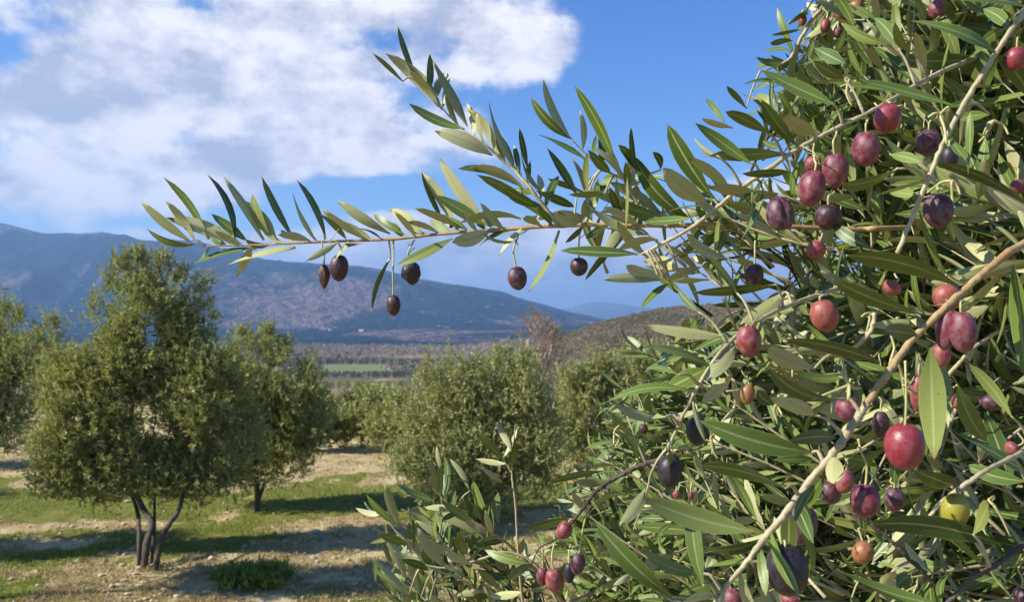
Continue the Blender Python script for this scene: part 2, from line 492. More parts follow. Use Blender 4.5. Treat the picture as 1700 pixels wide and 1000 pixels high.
def ico(sub=1):
    import bmesh
    bm = bmesh.new(); bmesh.ops.create_icosphere(bm, subdivisions=sub, radius=1.0)
    v = np.array([p.co[:] for p in bm.verts]); f = np.array([[q.index for q in p.verts] for p in bm.faces]); bm.free()
    return v, f
ICO1 = ico(1); ICO2 = ico(2); ICO3 = ico(3)
_tr = np.random.default_rng(77)
def tuft(n):
    c = _tr.normal(size=(n, 3)); c /= np.linalg.norm(c, axis=1)[:, None]; c *= _tr.random((n, 1)) ** .5 * .85
    v = c[:, None, :] + _tr.normal(0, .30, (n, 3, 3))
    return v.reshape(-1, 3), np.arange(n * 3).reshape(n, 3)
TUFT = tuft(26)
def blobs(name, centers, radii, tmpl, jitter, mats, matidx=None, tint=None):
    tv, tf = tmpl
    n = len(centers); V = len(tv)
    sc = radii[:, None, :] * (1 + jitter * (RNG.random((n, V, 1)) - 0.5) * 2)
    v = centers[:, None, :] + tv[None] * sc
    f = tf[None] + (np.arange(n) * V)[:, None, None]
    mi = None if matidx is None else np.repeat(matidx, len(tf))
    tn = None if tint is None else np.repeat(tint, V)
    return np_mesh(name, v.reshape(-1, 3), f.reshape(-1, 3), mi, False, None, tn)

def scatter_ground():
    n = 6500
    x, y = on_ground_px(n, (-80, 1100), (735, 1010))
    keep = RNG.random(n) > green_mask(x, y) * 0.9
    x, y = x[keep], y[keep]; n = len(x)
    s = 0.004 + 0.034 * RNG.random(n) ** 7
    c = np.stack([x, y, gz(x, y) + s * 0.25], -1)
    rad = np.stack([s * RNG.uniform(.8, 1.6, n), s * RNG.uniform(.8, 1.4, n), s * RNG.uniform(.45, .9, n)], -1)
    o = link_mesh('stones', blobs('stones', c, rad, ICO1, 0.28, None, tint=RNG.random(n)), [M_STONE])
    tag(o, 'pale limestone pebbles scattered over the grove floor', 'stones', kind='stuff')
    # grass blades
    def blades(name, mat, n, pxr, pyr, hmin, hmax, thr, invert=False, clump=1.0):
        x, y = on_ground_px(n, pxr, pyr)
        g = green_mask(x, y); cl = fbm(x * 3.1 + 5, y * 3.1, 3)
        keep = (RNG.random(n) < ((1 - g) if invert else g) ** 1.0) & (cl > thr)
        x, y, cl = x[keep], y[keep], cl[keep]; n = len(x)
        h = RNG.uniform(hmin, hmax, n) * (0.5 + 1.8 * np.clip(cl - thr, 0, .5))
        z = gz(x, y) - 0.01
        a = RNG.uniform(0, 2 * math.pi, n); w = RNG.uniform(0.0025, 0.006, n)
        lean = RNG.normal(0, 0.45, (n, 2)) * h[:, None]
        p = np.stack([x, y, z], -1)
        side = np.stack([np.cos(a) * w, np.sin(a) * w, np.zeros(n)], -1)
        mid = p + np.stack([lean[:, 0] * .35, lean[:, 1] * .35, h * .6], -1)
        tip = p + np.stack([lean[:, 0], lean[:, 1], h], -1)
        v = np.stack([p - side, p + side, mid + side * .8, mid - side * .8, tip], 1)
        f3 = np.array([[0, 1, 2], [0, 2, 3], [3, 2, 4]])
        f = f3[None] + (np.arange(n) * 5)[:, None, None]
        me = np_mesh(name, v.reshape(-1, 3), f.reshape(-1, 3), None, False, None, np.repeat(RNG.random(n), 5))
        return link_mesh(name, me, [mat])
    tag(blades('grass', M_GRASS, 90000, (-80, 1150), (740, 1010), .025, .075, 0.34), 'short green grass in patches under the olive trees', 'grass', kind='stuff')
    tag(blades('dry_grass', M_STRAW, 150000, (-80, 1150), (740, 1010), .02, .06, 0.36, True), 'dry straw coloured grass between the olive trees', 'dry grass', kind='stuff')
scatter_ground()

# ------------------------------------------------------------------ mountains and hills
def mountain_mat(name, forest_shade, rock, pale, s=1.0, bare=0.5):
    m, t, b, out = new_mat(name)
    g = t.new('ShaderNodeNewGeometry'); pos = g.outputs['Position']
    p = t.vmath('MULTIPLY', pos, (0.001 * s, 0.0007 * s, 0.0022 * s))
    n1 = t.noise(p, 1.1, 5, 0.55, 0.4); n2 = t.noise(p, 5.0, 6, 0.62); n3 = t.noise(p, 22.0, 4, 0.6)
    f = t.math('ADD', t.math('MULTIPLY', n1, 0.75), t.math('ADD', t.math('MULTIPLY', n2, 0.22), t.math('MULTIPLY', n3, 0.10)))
    col = t.mix(t.ramp(f, bare, bare + 0.09), forest_shade, rock)
    col = t.mix(t.ramp(n2, 0.58, 0.68, 0, .6), col, tuple(.7 * a + .3 * c for a, c in zip(forest_shade, rock)))
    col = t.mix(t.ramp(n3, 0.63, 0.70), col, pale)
    t.link(col, b.inputs['Base Color']); b.inputs['Roughness'].default_value = 1.0
    b.inputs['Specular IOR Level'].default_value = 0.0
    bump(t, b, t.math('ADD', n2, n3), 1.0, 60)
    return m
RPX = np.array([-1500, -700, -200, 0, 70, 150, 235, 330, 400, 440, 520, 560, 600, 640, 700, 760, 820, 870, 930, 1000, 1080, 1200, 1600, 2600, 4000.])
RPY = np.array([400, 360, 362, 371, 388, 391, 399, 407, 418, 434, 438, 440, 443, 448, 462, 473, 485, 497, 513, 531, 541, 545, 538, 520, 530.])
def polar_relief(name, ridge_px, ridge_py, y_foot, y_fan, y_ridge, y_back, mat, spur, freq, tmin=-1.9, tmax=1.9, na=520, nr=120, foot_z=-41.5, fan_z=4):
    tx = np.concatenate([np.linspace(tmin, -.8, 60), np.linspace(-.79, .5, na - 120), np.linspace(.51, tmax, 60)])
    yy = np.concatenate([np.linspace(y_foot, y_fan, 16), np.linspace(y_fan, y_ridge, nr - 36)[1:], np.linspace(y_ridge, y_back, 21)[1:]])
    T, Y = np.meshgrid(tx, yy, indexing='ij')
    X = T * Y
    rpx = 850 + F * T
    rpy = np.interp(rpx, ridge_px, ridge_py)
    rpy = rpy + (fbm(rpx * 0.012, rpx * 0 + 3, 4) - .5) * 9
    H = (545 - rpy) / F * y_ridge + CAM[2]                       # height of the crest
    t = np.clip((Y - y_fan) / (y_ridge - y_fan), 0, 1)
    back = np.clip((Y - y_ridge) / (y_back - y_ridge), 0, 1)
    prof = 0.55 * t + 0.45 * sstep(0, 1, t)
    fan = foot_z + (fan_z - foot_z) * np.clip((Y - y_foot) / (y_fan - y_foot), 0, 1)
    rg = ridged(X * freq + 0.35 * Y * freq + 11, Y * freq * .7, 5) - 0.55
    Z = np.where(Y < y_fan, fan, fan_z + (H - fan_z) * prof)
    Z = Z + spur * rg * np.sin(np.pi * np.clip(t, 0, 1)) ** 0.8 * (1 - t) ** .35 * np.clip(H / 500, 0.15, 1.2)
    Z = np.where(Y > y_ridge, H * (1 - back * 0.6) - 60 * back, Z)
    v = np.stack([X, Y, Z], -1).reshape(-1, 3)
    m = len(yy)
    i = np.arange(len(tx) - 1)[:, None] * m; j = np.arange(m - 1)[None, :]
    f = np.stack([i + j, i + m + j, i + m + j + 1, i + j + 1], -1).reshape(-1, 4)
    o = link_mesh(name, np_mesh(name, v, f), [mat]); tag(o, kind='structure')
    return o
M_MTN = mountain_mat('mountain_slopes', (0.010, 0.026, 0.034), (0.155, 0.115, 0.105), (0.24, 0.20, 0.17), 1.0, 0.53)  # first colour paints forest and cloud shadows together as dark patches
M_FAR = mountain_mat('far_hill_slopes', (0.05, 0.08, 0.08), (0.12, 0.13, 0.11), (0.16, 0.16, 0.13), 0.6, 0.55)
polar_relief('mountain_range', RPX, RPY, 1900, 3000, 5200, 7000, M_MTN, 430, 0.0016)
polar_relief('far_hills', np.array([-3000, 700, 860, 930, 965, 990, 1020, 1060, 1100, 1160, 1400, 1900, 3000.]),
             np.array([540, 535, 525, 513, 506, 502, 504, 509, 512, 520, 515, 500, 520.]), 8200, 9000, 12500, 13500, M_FAR, 220, 0.0005, -.7, 1.6, 300, 60)

# nearer scrub covered hill on the right
HPX = np.array([600, 860, 905, 940, 975, 1010, 1060, 1100, 1140, 1250, 1400, 1700, 2300, 3500.])
HPY = np.array([640, 600, 572, 553, 540, 530, 519, 510, 507, 500, 490, 475, 470, 480.])
def hill_z(x, y):
    y = np.maximum(y, 1.0)
    px = 850 + F * x / y
    H = (545 - np.interp(px, HPX, HPY)) / F * 620 + CAM[2]
    t = np.clip((y - 200) / 420, 0, 1)
    b = np.clip((y - 620) / 500, 0, 1)
    g = np.interp(y, _YS, _ZS)
    z = g + (H - np.interp(620, _YS, _ZS)) * (0.6 * t + 0.4 * sstep(0, 1, t)) + (fbm(x * .02, y * .02, 5) - .5) * 9 * np.sin(np.pi * t)
    z = np.where(y > 620, H - b * (H + 42), z)
    return z - 0.4
def build_hill():
    tx = np.linspace(-.12, 1.7, 260); yy = np.linspace(205, 1120, 120)
    T, Y = np.meshgrid(tx, yy, indexing='ij'); X = T * Y
    Z = hill_z(X, Y)
    v = np.stack([X, Y, Z], -1).reshape(-1, 3); m = len(yy)
    i = np.arange(len(tx) - 1)[:, None] * m; j = np.arange(m - 1)[None, :]
    f = np.stack([i + j, i + m + j, i + m + j + 1, i + j + 1], -1).reshape(-1, 4)
    mt = mountain_mat('scrub_hill_ground', (0.20, 0.18, 0.11), (0.36, 0.29, 0.20), (0.46, 0.40, 0.28), 16.0, 0.46)
    o = link_mesh('scrub_hill', np_mesh('scrub_hill', v, f), [mt]); tag(o, kind='structure')
    n = 11000
    y = RNG.uniform(215, 640, n); tt = RNG.uniform(0.02, 0.36, n); x = tt * y
    z = hill_z(x, y); s = RNG.uniform(.25, .5, n) + RNG.random(n) ** 4 * .9
    c = np.stack([x, y, z + s * .3], -1); r = np.stack([s, s, s * RNG.uniform(.5, 1.0, n)], -1)
    ms = [plain_mat('scrub_olive', (0.15, 0.15, 0.065), (0.26, 0.24, 0.11), 3), plain_mat('scrub_brown', (0.32, 0.23, 0.14), (0.42, 0.32, 0.20), 3),
          plain_mat('scrub_grey', (0.36, 0.30, 0.19), (0.48, 0.41, 0.27), 3)]
    mi = RNG.choice(3, n, p=[.55, .27, .18])
    o = link_mesh('hillside_scrub', blobs('hillside_scrub', c, r * 1.15, TUFT, 0.2, None, mi, RNG.random(n)), ms)
    tag(o, 'mottled olive and brown scrub covering the hill on the right', 'scrub', kind='stuff')
    return ms
SCRUB = build_hill()

# ------------------------------------------------------------------ the valley floor
def valley_woods():
    mats = [plain_mat('winter_wood', (0.52, 0.37, 0.24), (0.60, 0.46, 0.32), .05), plain_mat('winter_wood_grey', (0.46, 0.40, 0.28), (0.36, 0.34, 0.19), .05),
            plain_mat('evergreen_wood', (0.12, 0.135, 0.055), (0.18, 0.19, 0.085), .05)]
    cs, rs, mi = [], [], []
    def belt(n, y0, y1, t0, t1, h0, h1, pr, patch=0.0):
        y = RNG.uniform(y0, y1, n); x = RNG.uniform(t0, t1, n) * y
        if patch:
            k = fbm(x * .006, y * .004 + 3, 4) > patch; x, y = x[k], y[k]
        x = np.repeat(x, 3) + RNG.normal(0, 3, len(x) * 3); y = np.repeat(y, 3) + RNG.normal(0, 3, len(y) * 3)
        n = len(x); h = RNG.uniform(h0, h1, n) * .8
        z = gz(x, y)
        cs.append(np.stack([x, y, z + h * .5], -1)); rs.append(np.stack([h * RNG.uniform(.15, .3, n), h * .3, h * .5], -1))
        mi.append(RNG.choice(3, n, p=pr))
    belt(800, 680, 740, -.50, .08, 3, 5, [.1, .15, .75])          # dark belt in front of the green field
    belt(900, 935, 1000, -.50, .2, 5, 9, [.2, .3, .5])            # belt behind it
    belt(5200, 1010, 1900, -.75, .5, 5, 12, [.62, .28, .10], .44)
    belt(1600, 1900, 2900, -.75, .4, 6, 12, [.35, .35, .30], .52)
    belt(300, 760, 930, -.30, -.245, 4, 8, [.3, .3, .4]); belt(300, 760, 930, -.155, .05, 4, 8, [.45, .3, .25])
    c = np.vstack(cs); r = np.vstack(rs); m = np.concatenate(mi)
    o = link_mesh('valley_woodland', blobs('valley_woodland', c, r * np.array([1.5, 1.5, 1.1]), TUFT, 0.2, None, m, RNG.random(len(c))), mats)
    tag(o, 'brown and green belts of winter woodland across the valley floor', 'woodland', kind='stuff')
    # the green field
    X0, X1 = -.235, -.150
    yy = np.linspace(745, 930, 8); vs = []
    for y in yy:
        for k in range(7):
            tt = X0 + (X1 - X0) * k / 6
            vs.append((tt * y, y, gz(tt * y, y) + .25))
    fs = [[i * 7 + j, i * 7 + j + 1, (i + 1) * 7 + j + 1, (i + 1) * 7 + j] for i in range(7) for j in range(6)]
    fm = plain_mat('young_crop', (0.15, 0.19, 0.055), (0.21, 0.24, 0.08), .02)
    o = link_mesh('green_field', np_mesh('green_field', vs, fs), [fm]); tag(o, kind='structure')
valley_woods()

def mtn_z(x, y):
    return -41.5 + 45.5 * (y - 1900) / 1100
def farmhouses():
    mw = plain_mat('white_render', (0.80, 0.78, 0.72), (0.74, 0.70, 0.64), .1)
    mr = plain_mat('terracotta_roof', (0.42, 0.20, 0.12), (0.34, 0.16, 0.10), .1)
    mg = plain_mat('window_dark', (0.04, 0.045, 0.05), (0.05, 0.05, 0.06), .1)
    def box(x0, x1, y0, y1, z0, z1):
        v = [(x, y, z) for x in (x0, x1) for y in (y0, y1) for z in (z0, z1)]
        return v, [[0, 1, 3, 2], [4, 6, 7, 5], [0, 4, 5, 1], [2, 3, 7, 6], [0, 2, 6, 4], [1, 5, 7, 3]]
    spots = [(537, 2850, 26, 'long white farmhouse with a low roof at the mountain foot, left of the hanging olives', 0.1),
             (549, 2750, 12, 'small white shed just right of the long farmhouse at the mountain foot', .5),
             (600, 2700, 16, 'white farmhouse alone at the mountain foot under the lowest hanging olive', -.2),
             (446, 3010, 18, 'white farmhouse nearest the big left olive tree at the mountain foot', .2),
             (771, 1880, 8, 'tiny white hut beyond the crown of the centre olive tree, left one of two', .2),
             (780, 1880, 6, 'tiny white hut beyond the crown of the centre olive tree, right one of two', -.3)]
    for px, y, L, lab, rot in spots:
        x = (px - 850) / F * y
        z = mtn_z(x, y) if y > 1900 else gz(x, y)
        h, w = (5, 9) if L > 8 else (4, 4)
        o = empty('farmhouse', (x, y, z)); o.rotation_euler.z = rot
        tag(o, lab, 'house', 'white farmhouses across the valley')
        v, f = box(-L / 2, L / 2, -w / 2, w / 2, -1, h)
        c = link_mesh('wall', np_mesh('wall', v, f, None, False), [mw], o, 1)
        v = [(-L / 2 - .5, -w / 2 - .5, h), (-L / 2 - .5, w / 2 + .5, h), (-L / 2 - .5, 0, h + w * .25), (L / 2 + .5, -w / 2 - .5, h), (L / 2 + .5, w / 2 + .5, h), (L / 2 + .5, 0, h + w * .25)]
        me = bpy.data.meshes.new('roof'); me.from_pydata(v, [], [(0, 2, 1), (3, 4, 5), (0, 3, 5, 2), (1, 2, 5, 4), (0, 1, 4, 3)])
        link_mesh('roof', me, [mr], o, 1)
        for k in range(max(2, int(L / 5))):
            xx = -L / 2 + (k + .5) * L / max(2, int(L / 5))
            v, f = box(xx - .5, xx + .5, -w / 2 - .05, -w / 2 + .3, h * .35, h * .7)
            link_mesh('window', np_mesh('window', v, f, None, False), [mg], o, 1)
farmhouses()

# ------------------------------------------------------------------ air
def haze():
    import bmesh
    bm = bmesh.new(); bmesh.ops.create_cube(bm, size=1.0)
    me = bpy.data.meshes.new('haze'); bm.to_mesh(me); bm.free()
    me.transform(Matrix.Diagonal((62000, 62000, 1150, 1)))
    o = bpy.data.objects.new('haze', me); COL.objects.link(o); o.location = (0, 0, 1150 / 2 - 63)
    m = bpy.data.materials.new('haze_air'); m.use_nodes = True
    t = NT(m.node_tree)
    for n in list(t.n): t.n.remove(n)
    out = t.new('ShaderNodeOutputMaterial'); v = t.new('ShaderNodeVolumePrincipled')
    v.inputs['Color'].default_value = (0.33, 0.58, 1.0, 1); v.inputs['Density'].default_value = HAZE_D
    v.inputs['Anisotropy'].default_value = 0.1
    t.link(v.outputs[0], out.inputs['Volume'])
    me.materials.append(m); tag(o, kind='stuff')
HAZE_D = 0.00013
haze()

# ------------------------------------------------------------------ olive trees of the grove
def crown_mesh(name, blobs_, n_leaf, leaf_len, mats, seed, upward=0.6, shoots=(), per=12, wid=0.26, tw=0.22, drymix=0.0):
    """many small leaves set along short twigs that fill a few overlapping lobes; blobs_: (centre xyz, radii xyz)"""
    rg = np.random.default_rng(seed)
    vol = np.array([r[0] * r[1] * r[2] for c, r in blobs_]) ** 0.8; vol /= vol.sum()
    nt = n_leaf // per
    k = rg.choice(len(blobs_), nt, p=vol)
    C = np.array([c for c, r in blobs_])[k]; R = np.array([r for c, r in blobs_])[k]
    u = rg.normal(size=(nt, 3)); u /= np.linalg.norm(u, axis=1)[:, None]
    rad = rg.random(nt) ** 0.42 * np.where(rg.random(nt) < .16, 1.16, 1.0)
    rough = 0.84 + 0.34 * fbm(u[:, 0] * 2.6 + k * 3.3, u[:, 2] * 2.6 + u[:, 1] * 1.7, 3)
    base = C + R * u * (rad * rough)[:, None]
    # leave holes: twigs thin out where a clumping noise is low
    cl = fbm(base[:, 0] * 3.2 + base[:, 1] * 2.1, base[:, 2] * 3.4 + base[:, 1] * 1.3, 3)
    keep = cl > 0.30 + 0.1 * rg.random(nt) * (rad > .6)
    base, u, R = base[keep], u[keep], R[keep]
    for (c, d, n) in shoots:                                       # upright shoots above the outline
        q = np.asarray(c) + rg.normal(0, .05, (n, 3)) * np.array([1, 1, 0]) + np.asarray(d)[None] * rg.random((n, 1))
        base = np.vstack([base, q]); u = np.vstack([u, np.tile([0, 0, 1.0], (n, 1))]); R = np.vstack([R, np.ones((n, 3))])
    n = len(base)
    axis = u * (1 - upward) + np.array([0, 0, 1.0]) * upward * 1.2 + rg.normal(0, .45, (n, 3))
    axis /= np.linalg.norm(axis, axis=1)[:, None]
    s = (np.arange(per) // 2 + 0.5) / (per / 2)
    L = tw * rg.uniform(.6, 1.2, n)
    org = base[:, None, :] + axis[:, None, :] * (L[:, None] * s[None])[..., None]
    rnd = rg.normal(size=(n, per, 3))
    lat = rnd - (rnd * axis[:, None, :]).sum(-1, keepdims=True) * axis[:, None, :]
    lat /= np.linalg.norm(lat, axis=-1)[..., None]
    dirn = axis[:, None, :] * .72 + lat * .7
    dirn /= np.linalg.norm(dirn, axis=-1)[..., None]
    nrm = axis[:, None, :] * .6 - lat * .5 + rg.normal(0, .35, (n, per, 3))
    side = np.cross(dirn, nrm); side /= np.linalg.norm(side, axis=-1)[..., None] + 1e-9
    up = np.cross(side, dirn)
    ll = leaf_len * rg.uniform(.65, 1.2, (n, per, 1))
    a = org; tip = org + dirn * ll; mid = org + dirn * ll * .45 + up * ll * .07
    hw = ll * wid * .5
    v = np.stack([a, mid + side * hw, tip, mid - side * hw], 2).reshape(-1, 3)
    N = n * per
    f = np.arange(N * 4).reshape(N, 4)
    tnt = np.repeat(np.clip(rg.random((n, 1)) * .55 + rg.random((n, per)) * .45, 0, .999).reshape(-1), 4)
    mi = None
    if drymix: mi = (rg.random(N) < drymix).astype(int)
    return np_mesh(name, v, f, mi, False, None, tnt)

def limb_path(a, b, sag, n=5, wob=.06, rg=random):
    a = np.asarray(a, float); b = np.asarray(b, float)
    L = np.linalg.norm(b - a)
    pts = [a]
    for i in range(1, n):
        t = i / n
        p = a + (b - a) * t + np.array([rg.uniform(-1, 1), rg.uniform(-1, 1), rg.uniform(-.3, .3)]) * wob * L + np.array([0, 0, sag * L * math.sin(math.pi * t)])
        pts.append(p)
    pts.append(b)
    return catmull(pts, 5)

def grove_tree(label, bpx, bpy_, lobes, stems, n_leaf, seed, depth_r=None, shoots=(), leaf_len=.053, group='olive trees of the grove', dist=None, name='olive_tree', mats=None, cat='olive tree', upward=.6, tr=.05, tw=.17, drymix=0, wid=.34, back=0, deep=.62):
    rg = random.Random(seed)
    d = dist if dist else 2.6 * F / (bpy_ - 545)
    for _ in range(4):
        x = (bpx - 850) / F * d; z = float(gz(x, d))
        if not dist: d = (2.6 - z) * F / (bpy_ - 545)
    root = empty(name, (x, d, z)); tag(root, label, cat, group)
    W = lambda px, py, dd=0: P(px, py, d + dd)
    bl = []
    for i, (cx, cy, rx, ry) in enumerate(lobes):
        rr = (rx + ry) / 2 / F * d
        off = rg.uniform(-.5, .5) * rr * .8 + back
        bl.append((W(cx, cy + (.16 / d * F if name == 'olive_tree' else 0), off), np.array([rx * .93 / F * d, rr * deep, ry * .93 / F * d])))
    sh = []
    for (px, py0, py1, n) in shoots:
        sy = .16 / d * F if name == 'olive_tree' else 0; a = W(px, py0 + sy, back); b = W(px + rg.uniform(-8, 8), py1 + sy, back); sh.append((a, b - a, n))
    cm = crown_mesh('crown', bl, n_leaf, leaf_len, None, seed, upward, sh, tw=tw, drymix=drymix, wid=wid)
    c = link_mesh('crown', cm, mats or [M_CROWN], root)
    for ib, (pts, r0) in enumerate(stems):
        T = Tubes()
        if isinstance(pts[0], tuple):
            p3 = [W(px, py, dd + back * min(1, max(0, (bpy_ - 60 - py) / 60))) for px, py, dd in pts]
        p3[0] = np.array([p3[0][0], p3[0][1], z - .06])
        path = catmull(p3, 6)
        r0 = r0 * .72; T.add(path, np.linspace(r0, r0 * .5, len(path)), 9, .22)
        # finer limbs reaching into the lobes
        tgt = sorted(bl, key=lambda q: np.linalg.norm(q[0] - path[-1]))[:4]
        for q, rad in tgt:
            e = q + np.array([rg.uniform(-.5, .5), rg.uniform(-.5, .5), rg.uniform(-.2, .7)]) * rad
            lp = limb_path(path[-1 - rg.randrange(3)], e, .08, rg=rg)
            T.add(lp, np.linspace(r0 * .45, r0 * .12, len(lp)), 6, .2)
            for _ in range(3):
                s0 = lp[rg.randrange(len(lp) // 3, len(lp))]
                e2 = s0 + np.array([rg.uniform(-1, 1), rg.uniform(-1, 1), rg.uniform(0, 1.2)]) * rad * .7
                l2 = limb_path(s0, e2, .05, 3, rg=rg)
                T.add(l2, np.linspace(r0 * .16, r0 * .05, len(l2)), 5, .1)
        o = link_mesh('trunk' if ib == 0 else 'stem', T.mesh('trunk'), [M_BARK], root)
    return root

T1 = grove_tree('nearest whole olive tree on the left, dark forked trunk and tall rounded crown', 240, 945,
    [(245, 495, 58, 66), (255, 540, 90, 55), (175, 540, 50, 50), (118, 598, 58, 56), (350, 620, 60, 80), (390, 712, 62, 78), (388, 645, 45, 58), (160, 782, 72, 42), (345, 775, 66, 44), (265, 782, 70, 32), (100, 700, 52, 70), (205, 572, 95, 78), (300, 575, 70, 85), (150, 645, 88, 80), (250, 650, 115, 100), (120, 725, 62, 75), (180, 748, 90, 60),
     (95, 772, 45, 45), (300, 740, 75, 75), (240, 450, 42, 42), (318, 505, 40, 50), (118, 615, 55, 60), (330, 640, 60, 80), (265, 768, 75, 40)],
    [([(240, 945, 0), (243, 905, .05), (252, 870, .1), (235, 840, 0), (218, 790, -.05), (215, 720, 0), (225, 640, 0)], .055),
     ([(232, 938, .1), (231, 900, .12), (228, 850, .2), (212, 800, .3), (200, 720, .35)], .04),
     ([(256, 935, -.05), (268, 900, -.1), (282, 870, -.1), (298, 845, -.05), (312, 780, 0), (320, 700, .1)], .045),
     ([(250, 930, .15), (256, 880, .2), (257, 820, .25), (262, 740, .3)], .03)],
    165000, 21, back=.7, shoots=[(205, 440, 405, 40), (235, 420, 398, 50), (268, 430, 402, 40), (300, 450, 425, 40), (160, 520, 470, 40), (330, 470, 440, 30), (185, 470, 430, 40)])
T2 = grove_tree('olive tree with broad dark crown, half hidden right behind the tall left one', 425, 850,
    [(390, 760, 85, 42), (355, 640, 60, 80), (345, 720, 55, 60), (525, 690, 35, 50), (415, 610, 75, 65), (475, 630, 62, 70), (440, 690, 90, 80), (495, 690, 48, 70), (400, 735, 85, 60), (470, 740, 60, 50), (380, 660, 60, 80), (515, 640, 30, 45), (430, 570, 50, 40)],
    [([(425, 850, 0), (427, 815, 0), (424, 770, 0), (420, 700, 0)], .06), ([(423, 850, .2), (440, 800, .2), (462, 740, .2)], .04)],
    90000, 22, shoots=[(440, 560, 535, 40), (470, 575, 548, 40), (395, 560, 530, 40), (505, 610, 575, 30), (450, 550, 520, 16)])
T3 = grove_tree('wide olive tree with grey green crown in the centre behind the low spray', 800, 868,
    [(722, 680, 62, 90), (800, 655, 100, 78), (865, 700, 75, 105), (740, 770, 82, 70), (835, 780, 92, 70), (760, 630, 65, 55), (700, 740, 55, 80), (900, 740, 45, 80), (860, 630, 55, 60), (790, 720, 95, 90)],
    [([(800, 870, 0), (795, 840, 0), (780, 800, 0), (770, 740, 0), (760, 690, 0)], .06), ([(806, 872, .2), (830, 830, .2), (845, 770, .2), (850, 720, .2)], .05)],
    115000, 23, shoots=[(750, 620, 548, 14), (711, 620, 572, 30), (830, 600, 565, 40), (880, 610, 555, 40), (790, 610, 578, 40), (850, 600, 560, 30), (770, 605, 590, 20)])
T4 = grove_tree('pale olive tree partly hidden by the near branches, right of the centre tree', 1090, 815,
    [(990, 660, 75, 75), (1070, 615, 90, 60), (1140, 650, 90, 95), (1010, 730, 90, 60), (1110, 730, 90, 60), (985, 610, 50, 42), (1200, 610, 90, 70), (950, 705, 40, 70), (960, 630, 40, 45)],
    [([(1090, 815, 0), (1085, 770, 0), (1060, 720, 0)], .07), ([(1095, 815, .2), (1120, 770, .2), (1140, 700, .2)], .05)],
    80000, 24, leaf_len=.065, shoots=[(1000, 620, 590, 30), (1060, 610, 575, 30), (1120, 610, 575, 40), (960, 650, 625, 30)])
T5 = grove_tree('shady olive tree cut by the left edge with curved pale twigs', -10, 772,
    [(-60, 600, 70, 90), (0, 610, 60, 90), (40, 640, 32, 70), (-20, 700, 60, 60), (30, 700, 28, 50), (70, 560, 38, 40), (-100, 680, 80, 90), (0, 545, 40, 45), (40, 590, 45, 50)],
    [([(-10, 772, 0), (-6, 740, 0), (5, 690, 0), (20, 630, 0)], .09), ([(-16, 772, .2), (-40, 720, .2), (-60, 650, .2)], .07)],
    44000, 25, leaf_len=.075, tw=.3, shoots=[(5, 520, 492, 40), (90, 540, 515, 30), (30, 530, 505, 30)])
# trees just beyond the left edge, whose shade crosses the grove floor
def outside(label, bpx, bpy_, r, seed, hc=2.0):
    d = 2.6 * F / (bpy_ - 545); k = F / d
    cy = bpy_ - hc * k
    lobes = [(bpx + dx * k, cy + dy * k, r * k * s, r * k * s * .9) for dx, dy, s in ((0, -.6, .8), (.6, .1, .75), (-.6, .1, .75), (0, .5, .8), (.1, 0, 1.0))]
    grove_tree(label, bpx, bpy_, lobes, [([(bpx, bpy_, 0), (bpx + .05 * k, bpy_ - .7 * k, 0), (bpx, bpy_ - (hc - .3) * k, 0)], .08)], 26000, seed, leaf_len=.085, tw=.25)
outside('olive tree outside the left edge', -365, 933, .7, 26)
outside('olive tree outside the left edge, nearer one', -205, 1010, .5, 27, 2.9)
outside('olive tree outside the left edge, farther one', -640, 841, 1.3, 28)

# bushes between the trees
for i, (px, py, lobes, lab, nl) in enumerate([
    (600, 742, [(600, 700, 48, 38), (640, 700, 40, 40), (570, 712, 32, 26), (625, 672, 40, 28)], 'grey green bush in the gap left of the centre olive tree', 11000),
    (592, 712, [(590, 676, 30, 22), (575, 686, 24, 16), (612, 668, 26, 20)], 'low yellowish green bush behind the grey green one in the gap', 6000),
    (662, 752, [(650, 715, 48, 34), (672, 690, 34, 40)], 'low loose bush against the left flank of the centre tree', 8000),
    (505, 748, [(520, 712, 40, 28), (555, 722, 34, 22)], 'low bush behind the lower right flank of the left trees', 7000),
    (545, 724, [(548, 690, 22, 26), (530, 700, 20, 22)], 'dark small bush touching the right edge of the left trees', 4000)]):
    grove_tree(lab, px, py, lobes, [([(px, py, 0), (px, py - 18, 0), (px + 3, py - 35, 0)], .03)], nl, 40 + i, leaf_len=.09, tw=.25, name='bush', cat='bush', group='bushes beyond the grove floor',
               mats=[M_CROWN2 if i in (1, 3) else M_CROWN], tr=.02, wid=.4)

def weed(px, py, h, lab, seed, n=260, sp=.22, mats=None):
    """a low leafy plant on the grove floor"""
    rg = np.random.default_rng(seed)
    d = 2.6 * F / (py - 545); x = (px - 850) / F * d; z = float(gz(x, d)); d2 = (2.6 - z) * F / (py - 545)
    d = d2; x = (px - 850) / F * d; z = float(gz(x, d))
    root = empty('weed', (x, d, z)); tag(root, lab, 'weed')
    me = crown_mesh('leaves', [(np.array([x, d, z + h * .35]), np.array([sp, sp, h * .5]))], n * 12, .06, None, seed, .8, tw=.08, wid=.35)
    link_mesh('leaves', me, [M_GRASS], root)
    T = Tubes()
    for k in range(7):
        e = np.array([x, d, z]) + np.array([rg.uniform(-sp, sp) * .6, rg.uniform(-sp, sp) * .6, h * rg.uniform(.6, 1.15)])
        T.add(limb_path((x, d, z - .02), e, 0, 3), np.linspace(.006, .002, 16), 5)
    link_mesh('stem', T.mesh('stem'), [M_BARE], root)
weed(432, 962, .08, 'green weed with a thin dry stalk growing in front of the pale gravel strip', 61, 300, .45)

